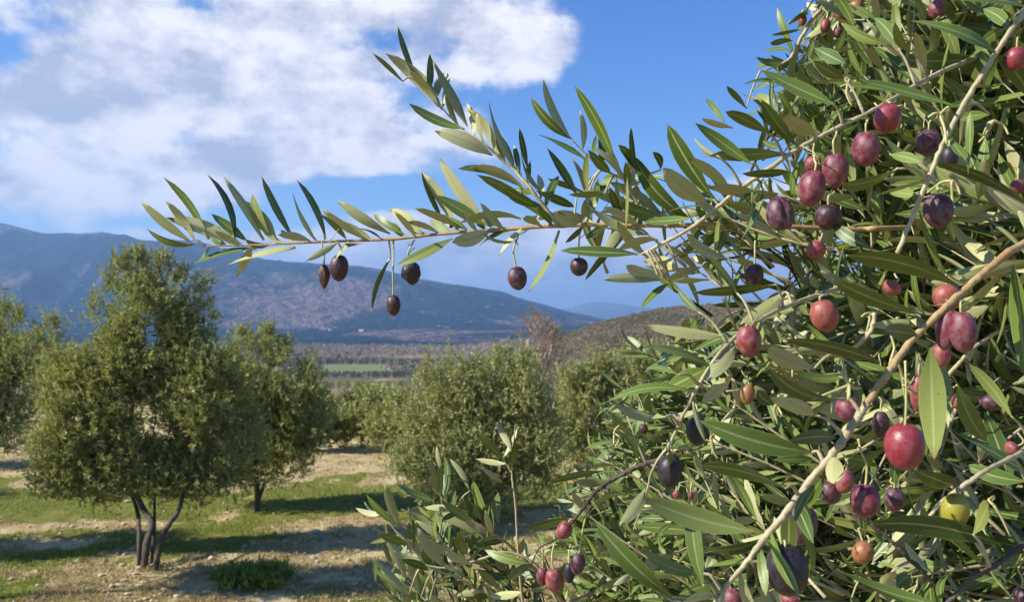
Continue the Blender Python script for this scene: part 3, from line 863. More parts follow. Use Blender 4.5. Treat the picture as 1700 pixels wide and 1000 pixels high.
# bare tree beyond the centre tree
def bare_tree():
    d = 34.0; px = 893
    x = (px - 850) / F * d; z = float(gz(x, d))
    root = empty('bare_tree', (x, d, z)); tag(root, 'leafless brown tree with fine twigs rising beyond the centre olive tree', 'tree')
    rg = random.Random(5)
    T = Tubes()
    tips = []
    def grow(p, dr, L, r, lvl):
        e = p + dr * L
        r = max(r, .011)
        path = limb_path(p, e, .03, 3, .08, rg)
        T.add(path, np.linspace(r, r * .6, len(path)), 6 if lvl < 2 else 4, .1)
        if lvl >= 5: tips.append(e); return
        for k in range(3 if lvl < 4 else 4):
            nd = dr + np.array([rg.gauss(0, .42), rg.gauss(0, .42), rg.uniform(-.05, .35)])
            nd /= np.linalg.norm(nd)
            grow(path[rg.randrange(len(path) // 2, len(path))], nd, L * rg.uniform(.62, .85), r * .6, lvl + 1)
    grow(np.array([x, d, z - .1]), np.array([0, 0, 1.0]), 1.35, .13, 0)
    link_mesh('trunk', T.mesh('trunk'), [M_BARE], root)
    tips_a = np.array(tips); n = len(tips_a)
    me = crown_mesh('dry_leaves', [(t_, np.array([.12, .12, .12])) for t_ in tips_a[::7]], 2600, .07, None, 9, .4, per=6, wid=.4)
    link_mesh('dry_leaves', me, [M_DRYLEAF], root)
bare_tree()

# rows of small round olive trees down the slope
def orchard():
    vars_ = [crown_mesh('crown', [(np.array([0, 0, 1.9]), np.array([1.3, 1.3, 1.25])), (np.array([.3, .1, 2.5]), np.array([.8, .8, .8]))], 3600, .2, None, 70 + k, .4, tw=.3, per=8, wid=.5) for k in range(3)]
    for v in vars_: v.materials.append(M_CROWN)
    T = Tubes(); T.add(catmull([(0, 0, -.2), (.05, 0, .5), (0, .03, 1.4)], 4), .14, 7, .2)
    tm = T.mesh('trunk'); tm.materials.append(M_BARK)
    k = 0
    rows = [(262, 548, 690, 6, 'first row'), (288, 540, 700, 7, 'second row'), (330, 546, 690, 7, 'third row')]
    for (y, p0, p1, cnt, rn) in rows:
        for i in range(cnt):
            px = p0 + (p1 - p0) * (i + random.uniform(-.15, .15)) / (cnt - 1)
            yy = y + random.uniform(-4, 4)
            x = (px - 850) / F * yy; z = float(gz(x, yy))
            r = empty('young_olive_tree', (x, yy, z)); s = random.uniform(.85, 1.15)
            tag(r, f'small round olive tree in the far orchard rows, beyond the gap between the trees', 'olive tree', 'small round olive trees in the far orchard rows')
            for nm, me in (('crown', vars_[k % 3]), ('trunk', tm)):
                o = bpy.data.objects.new(nm, me); COL.objects.link(o); o.parent = r
            r.scale = (s, s, s); r.rotation_euler.z = random.uniform(0, 6); k += 1
orchard()

# ------------------------------------------------------------------ the near olive tree
ROOT_P = np.array([1.55, 1.55, float(gz(1.55, 1.55))])
near = empty('olive_tree', ROOT_P)
tag(near, 'near olive tree filling the right side, loaded with ripening purple and red olives', 'olive tree')

def leaf_template(ns, nc, bz, bx, fold=.16, thick=.006):
    t = np.linspace(0, 1, ns); u = np.clip((t - .07) / .93, 0, 1)
    hw = np.where(t < .07, .045, np.maximum(.5 * np.sin(np.pi * np.clip(u, 0, 1) ** .93) ** .60, .035 * (1 - u) + .004))
    s = np.linspace(-1, 1, nc)
    arc = 4 * t * (1 - t)
    X = s[None] * hw[:, None] + (bx / .18) * arc[:, None]
    Yc = np.repeat(t[:, None], nc, 1)
    Z = bz * arc[:, None] + fold * .18 * (np.abs(s)[None] * hw[:, None]) * 2 - .03 * (np.abs(s)[None] ** 4) * hw[:, None] + 0 * X
    tw_ = [-.55, .15, .5, -.2, .0][int(abs(bz * 1000) + abs(bx * 700)) % 5]
    an = tw_ * (t[:, None] - .25) * 1.7
    X0 = s[None] * hw[:, None]; Z = Z + X0 * .17 * np.sin(an); X = X - X0 * (1 - np.cos(an))
    top = np.stack([X, Yc, Z], -1)
    prof = (1 - np.abs(s) ** 2)[None] * thick * np.where(t < .07, 3.0, 1.0)[:, None]
    rib = np.exp(-(s / .12) ** 2)[None] * .006 * (1 - t)[:, None]
    bot = np.stack([X, Yc, Z - prof - rib], -1)
    v = np.concatenate([top.reshape(-1, 3), bot.reshape(-1, 3)])
    uvs = np.stack([np.repeat(((s + 1) / 2)[None], ns, 0), Yc], -1).reshape(-1, 2)
    uv = np.concatenate([uvs, uvs])
    i = np.arange(ns - 1)[:, None] * nc; j = np.arange(nc - 1)[None]
    q = np.stack([i + j, i + j + 1, i + nc + j + 1, i + nc + j], -1).reshape(-1, 4)
    tr_ = np.concatenate([q[:, [0, 1, 2]], q[:, [0, 2, 3]]]); tb_ = tr_[:, ::-1] + ns * nc
    return v, np.concatenate([tr_, tb_]), np.concatenate([np.zeros(len(tr_), int), np.ones(len(tb_), int)]), uv
BZ = [-.07, -.02, .035, .09]; BX = [-.035, 0, .035]
HI = [leaf_template(9, 5, z, x) for z in BZ for x in BX]
LO = [leaf_template(7, 3, z, x, .16, .010) for z in BZ for x in BX]
HIME = []
for k, (v, f, mi, uv) in enumerate(HI):
    me = np_mesh('olive_leaf', v, f, mi, True, uv); me.materials.append(M_TOP); me.materials.append(M_UND); HIME.append(me)

def leaf_matrix(B, T, N, W):
    Y = T - B; L = np.linalg.norm(Y); y = Y / L
    z = N - (N @ y) * y; z /= np.linalg.norm(z) + 1e-9
    x = np.cross(y, z)
    M = np.eye(4); M[:3, 0] = x * W; M[:3, 1] = y * L; M[:3, 2] = z * L; M[:3, 3] = B
    return M

# ---- branches: (px, py, distance, radius in px of a 1700 px frame)
BR = [
 ('long bare tipped branch reaching far left over the valley', 'W', [(2000, 330, .95, 16), (1700, 372, .72, 8), (1480, 379, .62, 5.5), (1430, 380, .62, 5.5), (1320, 377, .62, 5), (1200, 372, .62, 5), (1100, 375, .63, 4.5), (1000, 373, .64, 4.2), (925, 375, .65, 4), (860, 379, .66, 3.8), (800, 384, .67, 3.4), (740, 388, .68, 3), (660, 396, .69, 2.8), (590, 400, .70, 2.6), (500, 403, .70, 2.2), (430, 407, .71, 1.9), (340, 409, .71, 1.3)]),
 ('twig rising to the upper left from the long branch', 'T', [(926, 374, .65, 3.6), (905, 345, .65, 3.6), (880, 312, .65, 3.4), (850, 280, .66, 3), (825, 258, .66, 2.6), (800, 235, .66, 2.2), (765, 212, .67, 1.6), (738, 184, .67, 1.3), (714, 156, .67, 1.1), (690, 132, .67, .8)]),
 ('thin twig ending in two upright leaves', 'W', [(1062, 345, .63, 2), (1035, 300, .63, 2), (1000, 280, .63, 1.8), (970, 253, .63, 1.6), (946, 228, .63, 1.2)]),
 ('straight pale twig crossing the top right', 'T', [(1820, -160, .45, 8), (1740, -40, .43, 7), (1678, 50, .42, 5), (1640, 110, .42, 5.5), (1600, 172, .42, 5.5), (1568, 235, .42, 5.5), (1545, 287, .42, 5.2), (1518, 352, .42, 5), (1490, 420, .42, 4)]),
 ('thick orange tan branch descending through the olives', 'W', [(2050, 250, .7, 18), (1850, 330, .48, 11), (1700, 404, .42, 8.5), (1640, 448, .41, 8), (1600, 483, .405, 8), (1550, 530, .40, 8), (1510, 570, .40, 8), (1470, 625, .39, 8), (1430, 685, .39, 7.5), (1412, 712, .388, 7)]),
 ('pale cream lower half of the thick branch, ending above the big black olive', 'T', [(1440, 672, .389, 5), (1425, 692, .389, 8), (1395, 738, .385, 8), (1350, 792, .385, 7.5), (1310, 845, .38, 7), (1270, 893, .38, 7), (1235, 940, .38, 5.5), (1205, 975, .38, 4.5), (1175, 1020, .38, 4)]),
 ('twig carrying the upper olives toward the left', 'T', [(1700, 60, .7, 7), (1560, 120, .56, 5), (1475, 168, .52, 4.5), (1435, 190, .51, 4.2), (1390, 212, .51, 4), (1340, 238, .51, 4), (1310, 256, .51, 4), (1262, 290, .51, 4), (1212, 326, .52, 4), (1165, 366, .53, 4), (1130, 388, .54, 3.4), (1090, 410, .55, 2.8), (1064, 422, .56, 1.6)]),
 ('pale twig drooping toward the dark oval olive', 'T', [(1420, 470, .6, 5), (1330, 500, .52, 4), (1262, 530, .48, 3.6), (1215, 565, .47, 3.6), (1185, 600, .46, 3.6), (1160, 640, .46, 3.4), (1135, 688, .46, 3.2), (1113, 735, .46, 3), (1085, 778, .46, 2.6), (1070, 830, .47, 2), (1052, 880, .48, 1.4)]),
 ('dark stub of twig above the lowest red olives', 'B', [(1110, 760, .56, 4), (1070, 772, .58, 4.5), (1020, 795, .6, 5), (995, 812, .6, 4.5), (975, 835, .6, 3.2), (955, 862, .6, 2.4), (925, 895, .6, 1.8), (895, 912, .6, 1.4), (880, 945, .6, 1)]),
 ('grey brown twig in the bottom right corner', 'B', [(1950, 760, .6, 12), (1760, 870, .45, 7), (1700, 905, .42, 6.5), (1660, 935, .41, 6), (1620, 958, .41, 6), (1590, 985, .41, 5.5), (1545, 1030, .41, 5)]),
 ('knobby twig beside the yellow green olive', 'T', [(1760, 700, .6, 6), (1700, 748, .47, 5), (1650, 775, .44, 5), (1610, 800, .43, 5.5), (1585, 818, .43, 5.5), (1560, 838, .43, 5), (1540, 862, .43, 4.2), (1515, 880, .43, 3)]),
 ('top twig with small reddish olives', 'T', [(1580, -140, .9, 7), (1440, -40, .76, 5), (1380, 0, .72, 4), (1352, 28, .72, 3.6), (1330, 62, .72, 3.6), (1318, 88, .72, 3.2), (1300, 105, .72, 2.6), (1262, 118, .72, 1.5)]),
 ('upright thin shoot standing out of the low spray', 'T', [(870, 1030, .75, 2.6), (862, 940, .74, 2.2), (858, 880, .74, 2), (855, 830, .74, 1.9), (850, 790, .74, 1.6), (852, 740, .74, 1.2), (856, 702, .74, .8)]),
 ('side shoot of the upright thin shoot', 'T', [(851, 790, .74, 1.4), (843, 775, .74, 1.3), (832, 758, .74, 1)]),
 ('leafy shoot of the low spray pointing to the upper left', 'T', [(900, 1060, .8, 4), (820, 1000, .78, 3), (760, 960, .77, 2.6), (712, 940, .76, 2.4), (680, 905, .76, 2), (655, 880, .76, 1.6), (635, 850, .76, 1)]),
 ('middle shoot of the low spray', 'W', [(960, 1030, .8, 4), (900, 960, .78, 3), (850, 910, .77, 2.6), (808, 880, .76, 2.4), (775, 860, .76, 2), (745, 838, .76, 1.4), (722, 815, .76, 1)]),
 ('arched shoot of the low spray', 'T', [(930, 1010, .7, 3), (890, 940, .7, 2.4), (840, 918, .7, 2.2), (790, 932, .7, 2), (740, 944, .7, 1.8), (700, 938, .7, 1.2)]),
 ('pale fork among the leaves left of the orange branch', 'T', [(1395, 590, .45, 3), (1425, 572, .44, 4.5), (1446, 548, .44, 5), (1452, 520, .44, 3.5)]),
 ('brown twig between the pale forks', 'B', [(1330, 340, .66, 3), (1270, 400, .66, 2.4), (1230, 425, .66, 2.2), (1190, 432, .66, 2)]),
 ('pale lower twig from the right edge', 'T', [(1780, 500, .7, 6), (1640, 560, .62, 4), (1560, 640, .6, 3.5), (1500, 700, .6, 3), (1440, 740, .6, 2.4), (1380, 770, .6, 1.6)]),
 ('twig behind the lower right olives', 'B', [(1640, 1060, .56, 6), (1540, 960, .55, 4), (1480, 900, .55, 3.4), (1430, 860, .55, 3), (1380, 850, .55, 2)]),
]
BPTS = []
TRUNK_TOP = ROOT_P + np.array([0, 0, 1.35])
for lab, mt, pts in BR:
    p3 = np.array([P(a, b, c) for a, b, c, r in pts]); rad = np.array([r * (.74 if r > 4 else .9) / F * c for a, b, c, r in pts])
    n = 7
    path = catmull(p3, n)
    rr = np.interp(np.linspace(0, len(pts) - 1, len(path)), np.arange(len(pts)), rad)
    # little swellings at the leaf nodes
    s = np.linspace(0, len(pts) * 3.1, len(path)); rr = rr * (1 + .28 * np.maximum(0, np.cos(s * 2 * math.pi)) ** 6)
    path[1:-1] += RNG.normal(0, 1, (len(path) - 2, 3)) * rr[1:-1, None] * .12
    T = Tubes(); T.add(path, rr, 9, .10)
    px, py, _ = proj(p3)
    if pts[0][0] > 1650 or pts[0][1] < -100 or pts[0][1] > 1020:              # runs on out of the frame to a limb
        a = p3[0]; tgt = TRUNK_TOP + np.array([-.25, -.1, .55 if a[2] > 2.6 else -.25])
        lp = limb_path(a, tgt, .05, 4, .04)
        T.add(lp, np.linspace(rad[0], rad[0] * 1.8 + .004, len(lp)), 9, .12)
    link_mesh('branch', T.mesh('branch'), [{'W': M_WOOD, 'T': M_TWIG, 'B': M_BARK}[mt]], near)['label'] = lab
    q = catmull(np.array([(a, b, c) for a, b, c, r in pts], float), 5)
    BPTS.append(q)
BPTS = np.vstack(BPTS)
# trunk and heavy limbs
T = Tubes()
tp = catmull([ROOT_P + np.array([0, 0, -.1]), ROOT_P + np.array([.03, 0, .5]), ROOT_P + np.array([-.03, .02, .9]), TRUNK_TOP], 8)
T.add(tp, np.linspace(.11, .07, len(tp)), 14, .2)
link_mesh('trunk', T.mesh('trunk'), [M_BARK], near)
T = Tubes()
LIMBS = [(2000, 330, .95), (2050, 250, .85), (1900, -100, 1.1), (1650, 120, 1.25), (1500, 300, 1.3), (1420, 560, 1.3), (1500, 800, 1.15), (1300, 900, 1.2), (1900, 900, .9), (1750, 500, 1.0), (1600, 20, 1.0), (1480, -60, 1.3), (1700, 700, .95), (2300, 200, 1.3), (2300, 700, 1.2), (2500, -200, 1.5)]
limb_paths = []
for (a, b, c) in LIMBS:
    e = P(a, b, c); s = tp[random.randrange(len(tp) // 2, len(tp))]
    lp = limb_path(s, e, .12, 5, .06); limb_paths.append(lp)
    T.add(lp, np.linspace(.035, .007, len(lp)), 8, .16)
link_mesh('limb', T.mesh('limb'), [M_BARK], near)

def near_depth(px, py):
    d2 = (BPTS[:, 0] - px) ** 2 + (BPTS[:, 1] - py) ** 2
    i = int(np.argmin(d2))
    return BPTS[i, 2], math.sqrt(d2[i])

# ---- leaves read off the photograph: base x, y, tip x, y, width, side (T top / U underside; B turned to the sun, D away)
LV = """
316,400,233,334,14,U;320,407,243,379,10,T;323,397,275,334,13,UB;345,398,272,295,11,T;401,405,276,361,21,U;390,400,344,289,10,T;410,400,351,355,15,TB;437,400,371,293,12,U
459,398,392,331,22,U;450,395,419,322,13,TB;487,396,434,292,11,T;524,400,486,322,17,UD;541,397,492,298,10,T;608,397,533,346,18,UD;575,397,530,355,10,TD;648,388,560,332,14,U
672,390,620,355,12,T;702,391,647,347,18,U;515,400,461,390,12,U;450,405,405,397,9,TD;425,412,321,439,8,T;491,412,375,442,11,U;560,403,507,434,10,U;569,411,602,406,11,TD
648,430,617,517,7,TD;752,396,658,441,15,T;816,381,750,402,21,U;800,386,852,401,13,TD;738,372,699,284,8,T;757,378,701,286,13,UB;810,375,729,262,18,U;807,374,724,324,20,T
765,378,687,345,11,U;840,290,760,280,11,T;876,318,780,277,19,UD;920,378,792,290,8,TD;896,344,835,311,16,TD;900,320,864,252,20,UD;928,370,883,350,17,TD;865,362,762,371,11,U
891,317,954,344,14,T;966,366,918,352,23,U;927,382,876,485,8,T;1059,422,931,416,16,TB;1043,386,970,467,10,TD;1074,390,975,340,27,UB;1092,398,1027,413,27,UD;1094,466,1002,465,14,U
1112,470,1063,513,10,T;691,130,660,42,9,T;668,135,619,88,7,T;734,182,640,88,20,U;728,176,677,114,17,UB;776,210,717,97,17,U;772,214,678,171,14,T;818,258,721,217,22,U
824,258,774,179,18,UB;856,282,811,169,18,UD;876,280,862,212,9,T;946,230,881,161,14,T;951,235,902,132,15,UD;1023,276,954,142,16,T;1040,303,978,240,25,UD;972,264,894,223,10,T
958,324,908,245,14,T;970,321,949,262,15,UD;976,322,975,254,7,T;1004,322,944,323,9,T;1057,284,1026,240,13,TD;1057,288,1047,209,8,TD;1143,362,1054,259,24,TB;1097,282,1083,252,11,TD
1174,335,1100,278,28,U;1184,330,1108,206,26,TB;1217,323,1142,262,16,U;1247,272,1154,204,19,T;1192,259,1153,230,15,UD;1309,256,1178,258,17,T;1222,322,1182,310,11,UD;1064,340,1050,293,18,U
1093,358,1028,336,18,T;1035,358,1012,310,13,T;1202,203,1170,162,8,T;1276,222,1204,185,16,TD;1217,212,1165,196,8,UD;1323,242,1264,165,18,TB;1354,225,1300,190,25,UD;1312,286,1231,288,12,T
1257,318,1181,309,10,U;1296,245,1266,234,10,T;1332,262,1314,324,11,TB;1267,297,1249,340,8,T;1267,367,1204,338,32,UD;1268,318,1224,406,9,TB;1198,354,1187,421,8,T;1160,376,1127,430,10,T
1343,392,1255,410,20,UD;1289,474,1152,486,25,TD;1224,487,1176,423,13,TD;1178,434,1147,428,16,U;1162,444,1104,466,12,U;1125,446,1068,434,20,U;1101,463,1039,441,18,U;1147,362,1068,369,20,TB
1160,518,1125,480,12,T;1257,518,1221,482,13,TD;1206,559,1068,541,16,U;1182,609,1072,576,9,TB;1227,551,1146,586,14,TB;1179,608,1127,599,10,TD;1222,572,1173,634,25,U;1175,612,1103,648,28,T
1148,650,1012,666,13,T;1108,692,1017,667,15,U;1104,693,1041,691,13,TB;1215,624,1163,672,19,U;1302,485,1228,540,22,U;1323,514,1261,535,16,TB;1460,603,1300,563,36,TD;1352,612,1271,576,25,U
1396,664,1278,612,32,TD;1402,624,1319,617,13,TB;1352,690,1278,662,21,U;1300,664,1252,617,10,T;1285,673,1257,648,17,T;1127,623,1072,612,8,T;1348,752,1161,699,33,T;1304,812,1161,773,30,TD
1216,764,1142,744,19,T;1388,728,1310,733,21,T;1151,836,1247,805,18,TB;1252,883,1069,828,34,T;1167,973,1148,832,24,T;1116,992,989,868,25,T;1099,1004,1006,947,22,T;1164,953,1066,914,19,T
1001,783,910,803,12,TD;948,862,872,880,12,T;1071,813,1028,875,18,U;953,836,922,836,11,TB;1104,863,1061,863,12,TB;1371,785,1327,852,21,T;1385,755,1386,805,25,U;1545,578,1551,764,38,T,.375
1583,806,1516,780,25,TD;1702,800,1603,773,23,T;1712,792,1586,719,18,T;1590,640,1638,734,26,T;1679,692,1608,604,17,T;1682,440,1700,622,24,TB;1593,476,1405,424,36,TD;1530,522,1382,464,34,TD
1447,412,1383,372,19,T;1548,268,1720,350,46,TD;1492,280,1398,305,22,TD;1477,256,1531,269,14,TB;1524,325,1478,320,15,TB;1643,190,1594,199,15,T;1610,182,1607,290,10,TB;1576,228,1604,263,12,T
1628,95,1472,96,23,T;1652,86,1512,34,19,T;1582,174,1429,133,9,TB;1706,12,1562,-4,14,T;1474,73,1398,37,14,T;1490,78,1452,29,18,TB;1516,86,1486,36,12,T;1534,38,1517,-6,11,T
1676,46,1632,14,19,T;1657,92,1710,160,24,T;1670,46,1625,78,15,T;1341,23,1307,39,9,TD;1330,47,1280,58,6,TD;1316,67,1278,71,7,TD;1314,83,1267,84,6,TB;1298,102,1255,95,10,TB
1299,106,1253,111,8,TB;1383,172,1262,115,25,TB;1239,180,1206,142,7,T;1293,138,1233,140,8,TB;1293,182,1256,155,20,TB;1402,105,1352,79,20,T;1402,131,1350,100,15,TD;1290,963,1215,962,30,TB
1268,892,1327,996,9,T,.345;1110,742,1117,802,7,T,.435;1150,668,1171,734,8,U,.45;1345,812,1318,868,12,T,.37;1330,886,1350,952,12,T;1663,906,1446,872,31,T;1562,1006,1388,945,21,T;1616,888,1641,834,29,TB;1594,986,1671,954,15,TB;1702,920,1648,936,13,TB;1489,979,1512,959,20,T
1460,974,1487,949,15,U;1522,556,1468,548,26,T;1704,537,1645,528,9,T;1526,350,1574,466,10,T;835,764,792,717,12,TB;850,750,824,701,10,U;733,784,725,741,6,U;738,828,738,758,9,TB
780,816,747,763,9,U;812,874,784,795,17,TB;664,874,638,800,12,U;662,874,608,822,10,T;720,832,656,803,14,TB;666,900,616,870,7,U;696,903,677,843,8,U;738,941,693,877,17,U
808,887,726,854,19,U;788,871,733,834,14,T;812,874,763,827,12,T;827,871,827,818,12,T;779,935,738,917,17,UD;712,948,664,930,11,T;679,989,614,925,9,U;697,998,622,949,14,T
722,903,723,853,6,T;776,922,760,885,14,T;884,938,805,914,13,T;832,980,792,946,12,T;868,984,808,990,12,U;834,802,798,776,8,UD;712,1002,693,976,8,TB;882,938,843,966,12,T
"""
LEAVES = []     # (matrix, variant, tint)
TWL = Tubes()
def add_manual():
    for row in LV.split('\n'):
        for it in row.split(';'):
            if not it.strip(): continue
            a = it.split(','); bx, by, tx, ty, w = map(float, a[:5]); code = a[5].strip()
            d, off = near_depth(bx, by)
            if len(a) > 6: d = float(a[6]); off = 0
            lp = math.hypot(tx - bx, ty - by)
            if 22 < off < 75:                               # joined to its branch by a short side twig
                k_ = int(np.argmin((BPTS[:, 0] - bx) ** 2 + (BPTS[:, 1] - by) ** 2)); d = min(BPTS[k_, 2], .78) + random.uniform(-.012, .012)
                A_ = P(*BPTS[k_]); B_ = P(bx, by, d); TWL.add(catmull([A_, (A_ + B_) / 2 + np.array([0, 0, .003]), B_], 4), np.linspace(.0012, .0006, 9), 5)
            elif off > 22:                                  # hangs on a hidden twig: its size tells how far it is
                d = min(max(.058 * F / lp * random.uniform(.85, 1.1), .33), 1.0) if lp > 60 else d + random.uniform(-.02, .05)
                d = min(d, 1.0)
            if off > 22 and bx > 1380: d = min(d, .46)
            B = P(bx, by, d)
            true = lp / F * d
            want = random.uniform(.040, .052)
            dd = math.sqrt(max(want ** 2 - true ** 2, 0)) * .8
            sgn = -1 if random.random() < .5 else 1
            if d - dd < .3: sgn = 1
            tip = P(tx, ty, d + sgn * dd * .7)
            Lr = np.linalg.norm(tip - B)
            y = (tip - B) / Lr
            toc = CAM - B; toc = toc - (toc @ y) * y; toc /= np.linalg.norm(toc)
            x = np.cross(y, toc)
            wt_ = max(w * 1.14 / F * d, Lr * .18)
            phi = math.acos(min(1, w * 1.14 / F * d / wt_))
            face = toc if code[0] == 'T' else -toc
            if len(code) > 1:
                want_b = code[1] == 'B'; best = None
                for ph_ in ((.1, .3, .5, .7, .85) if want_b else (.45, .65, .85, 1.0, 1.1)):
                    for sg in (1, -1):
                        c_ = face * math.cos(ph_) + x * sg * math.sin(ph_); v_ = (c_ if code[0] == 'T' else -c_) @ SUN
                        if best is None or (v_ > best[0]) == want_b: best = (v_, ph_, c_)
                phi = best[1]
            c1 = face * math.cos(phi) + x * math.sin(phi); c2 = face * math.cos(phi) - x * math.sin(phi)
            if len(code) > 1:
                N = best[2]
                wt_ = min(max(w * 1.14 / F * d / math.cos(phi), Lr * .15), Lr * .27)
            else:
                N = c1 if random.random() < .5 else c2
            var = random.choice([0, 1, 2, 3]) * 3 + random.choice([0, 1, 2])
            LEAVES.append((leaf_matrix(B, tip, N, wt_), var, random.random()))
add_manual()
# further leaves set all along the three thin branches that stand against the sky
rs_ = random.Random(31)
for bi, step, keepf in ((0, 13, lambda q: 350 < q[0] < 1230), (1, 15, lambda q: True), (2, 16, lambda q: True), (5, 15, lambda q: q[0] < 1330), (13, 9, lambda q: q[1] < 1000), (14, 9, lambda q: q[1] < 1000), (15, 10, lambda q: q[1] < 1000)):
    q = catmull(np.array([(a, b, c) for a, b, c, r in BR[bi][2]], float), 8); acc_ = 0
    for i_ in range(1, len(q)):
        acc_ += math.hypot(*(q[i_] - q[i_ - 1])[:2])
        if acc_ < step or not keepf(q[i_]): continue
        acc_ = 0
        if rs_.random() < (.30 if bi == 0 and q[i_][0] < 700 else .1): continue
        t2 = (q[i_] - q[i_ - 1])[:2]; t2 = t2 / np.linalg.norm(t2)
        if t2[0] > 0 and bi in (0, 1, 2, 5): t2 = -t2
        an = math.radians(rs_.uniform(22, 62)) * rs_.choice([1, 1, 1, -1] if bi < 3 else [1, -1])
        dx = t2[0] * math.cos(an) - t2[1] * math.sin(an); dy = t2[0] * math.sin(an) + t2[1] * math.cos(an)
        B = P(*q[i_]); L2 = rs_.uniform(32, 66) * (.66 / q[i_][2])
        tip = P(q[i_][0] + dx * L2, q[i_][1] + dy * L2, q[i_][2] + rs_.choice([-1, 1]) * rs_.uniform(.005, .03))
        y = (tip - B) / np.linalg.norm(tip - B); toc = CAM - B; toc = toc - (toc @ y) * y; toc /= np.linalg.norm(toc); x = np.cross(y, toc)
        ph_ = rs_.uniform(-1.1, 1.1); fc = toc if rs_.random() < .55 else -toc
        LEAVES.append((leaf_matrix(B, tip, fc * math.cos(ph_) + x * math.sin(ph_), np.linalg.norm(tip - B) * rs_.uniform(.17, .24)), rs_.randrange(12), rs_.random()))
NMAN = len(LEAVES)

# ---- leafy twigs that fill the crown behind
def inpoly(px, py, poly):
    px = np.asarray(px); py = np.asarray(py); r = np.zeros(px.shape, bool)
    n = len(poly)
    for i in range(n):
        x1, y1 = poly[i]; x2, y2 = poly[(i + 1) % n]
        c = ((y1 > py) != (y2 > py)) & (px < (x2 - x1) * (py - y1) / (y2 - y1 + 1e-9) + x1)
        r ^= c
    return r
DENSE = [(1400, -300), (1352, -20), (1335, 50), (1295, 105), (1262, 150), (1250, 185), (1290, 215), (1335, 235), (1338, 290), (1300, 335), (1330, 400), (1340, 455), (1300, 490), (1215, 500), (1140, 500),
         (1150, 545), (1120, 575), (1075, 600), (1035, 640), (975, 690), (968, 740), (955, 790), (905, 850), (880, 930), (850, 1010), (850, 1300), (2900, 1300), (2900, -300)]
MID = [(960, 300), (1060, 270), (1200, 310), (1335, 240), (1340, 400), (1300, 440), (1180, 440), (1110, 470), (1060, 440), (1050, 395), (960, 370)]
LOW = [(618, 880), (660, 840), (720, 820), (780, 800), (830, 840), (905, 850), (900, 1050), (650, 1050), (620, 960)]
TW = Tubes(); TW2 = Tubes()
def sprig(base, axis, L, n_pair, leaf_len, curve, poly=None, thin=1.0):
    """one leafy twig; returns leaf records"""
    axis = axis / np.linalg.norm(axis)
    k = max(4, n_pair)
    s = np.linspace(0, 1, k + 1)
    side = np.cross(axis, np.array([.2, .3, .9])); side /= np.linalg.norm(side)
    path = base + axis * (s * L)[:, None] + curve * (s ** 2 * L)[:, None]
    px, py, _ = proj(path)
    if poly is not None and inpoly(px[-1:], py[-1:], poly)[0] == False:
        pass
    out = []
    tan = np.gradient(path, axis=0); tan /= np.linalg.norm(tan, axis=1)[:, None]
    ph = random.uniform(0, math.pi)
    for i in range(1, len(path)):
        a = tan[i]; u = np.cross(a, np.array([.3, .1, .95])); u /= np.linalg.norm(u); w = np.cross(a, u)
        for h in (0, 1):
            th = ph + i * math.pi / 2 + h * math.pi + random.uniform(-.3, .3)
            lat = math.cos(th) * u + math.sin(th) * w
            op = random.uniform(.45, .95)
            dr = a * math.cos(op) + lat * math.sin(op); dr /= np.linalg.norm(dr)
            ll = leaf_len * random.uniform(.75, 1.2) * (1 - .35 * (i / len(path)) ** 3)
            if random.random() < .08: continue
            N = a * math.sin(op) - lat * math.cos(op) + np.random.default_rng(random.randrange(10 ** 9)).normal(0, .5, 3) + np.array([0, 0, .2])
            B = path[i]; Tp = B + dr * ll
            out.append((B, Tp, N, ll * random.uniform(.145, .21), i))
    return out, path
def fill(n, poly, dmin, dmax, axfun, Lr, pairs, ll, box, strict=True, power=1.0):
    cnt = 0; tries = 0
    while cnt < n and tries < n * 40:
        tries += 1
        px = random.uniform(box[0], box[1]); py = random.uniform(box[2], box[3])
        if not inpoly(np.array([px]), np.array([py]), poly)[0]: continue
        d = dmin + (dmax - dmin) * random.random() ** power
        tip = P(px, py, d)
        ax = axfun(px, py, d)
        L = random.uniform(*Lr)
        base = tip - ax / np.linalg.norm(ax) * L
        if (base - CAM) @ FWD < .36: continue
        recs, path = sprig(base, ax, L, random.randint(*pairs), ll * random.uniform(.85, 1.12), np.random.default_rng(tries).normal(0, .12, 3) + np.array([0, 0, .06]), poly)
        last = 0
        for (B, Tp, N, W, ki) in recs:
            if strict:
                qx, qy, qd = proj(Tp); bx, by, _ = proj(B)
                if not inpoly(np.array([qx]), np.array([qy]), poly)[0] and not (random.random() < .04 and inpoly(np.array([bx]), np.array([by]), poly)[0]): continue
            last = max(last, ki)
            LEAVES.append((leaf_matrix(B, Tp, N, W), random.choice([0, 1, 2, 3]) * 3 + random.choice([0, 1, 2]), random.random()))
        if last == 0: continue
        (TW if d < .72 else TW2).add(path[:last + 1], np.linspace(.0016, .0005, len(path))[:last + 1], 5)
        cnt += 1
g3 = lambda s: np.array([random.gauss(0, s), random.gauss(0, s), random.gauss(0, s)])
def ax_main(px, py, d):
    up = .55 if py < 300 else (.15 if py < 600 else -.15)
    return np.array([-.85, -.25, up]) + g3(.45)
def ax_deep(px, py, d): return np.array([-.6, -.1, .3]) + g3(.6)
def ax_low(px, py, d): return np.array([-.45, 0, .75]) + g3(.3)
def ax_leftmid(px, py, d): return np.array([-.8, -.1, .35]) + g3(.3)
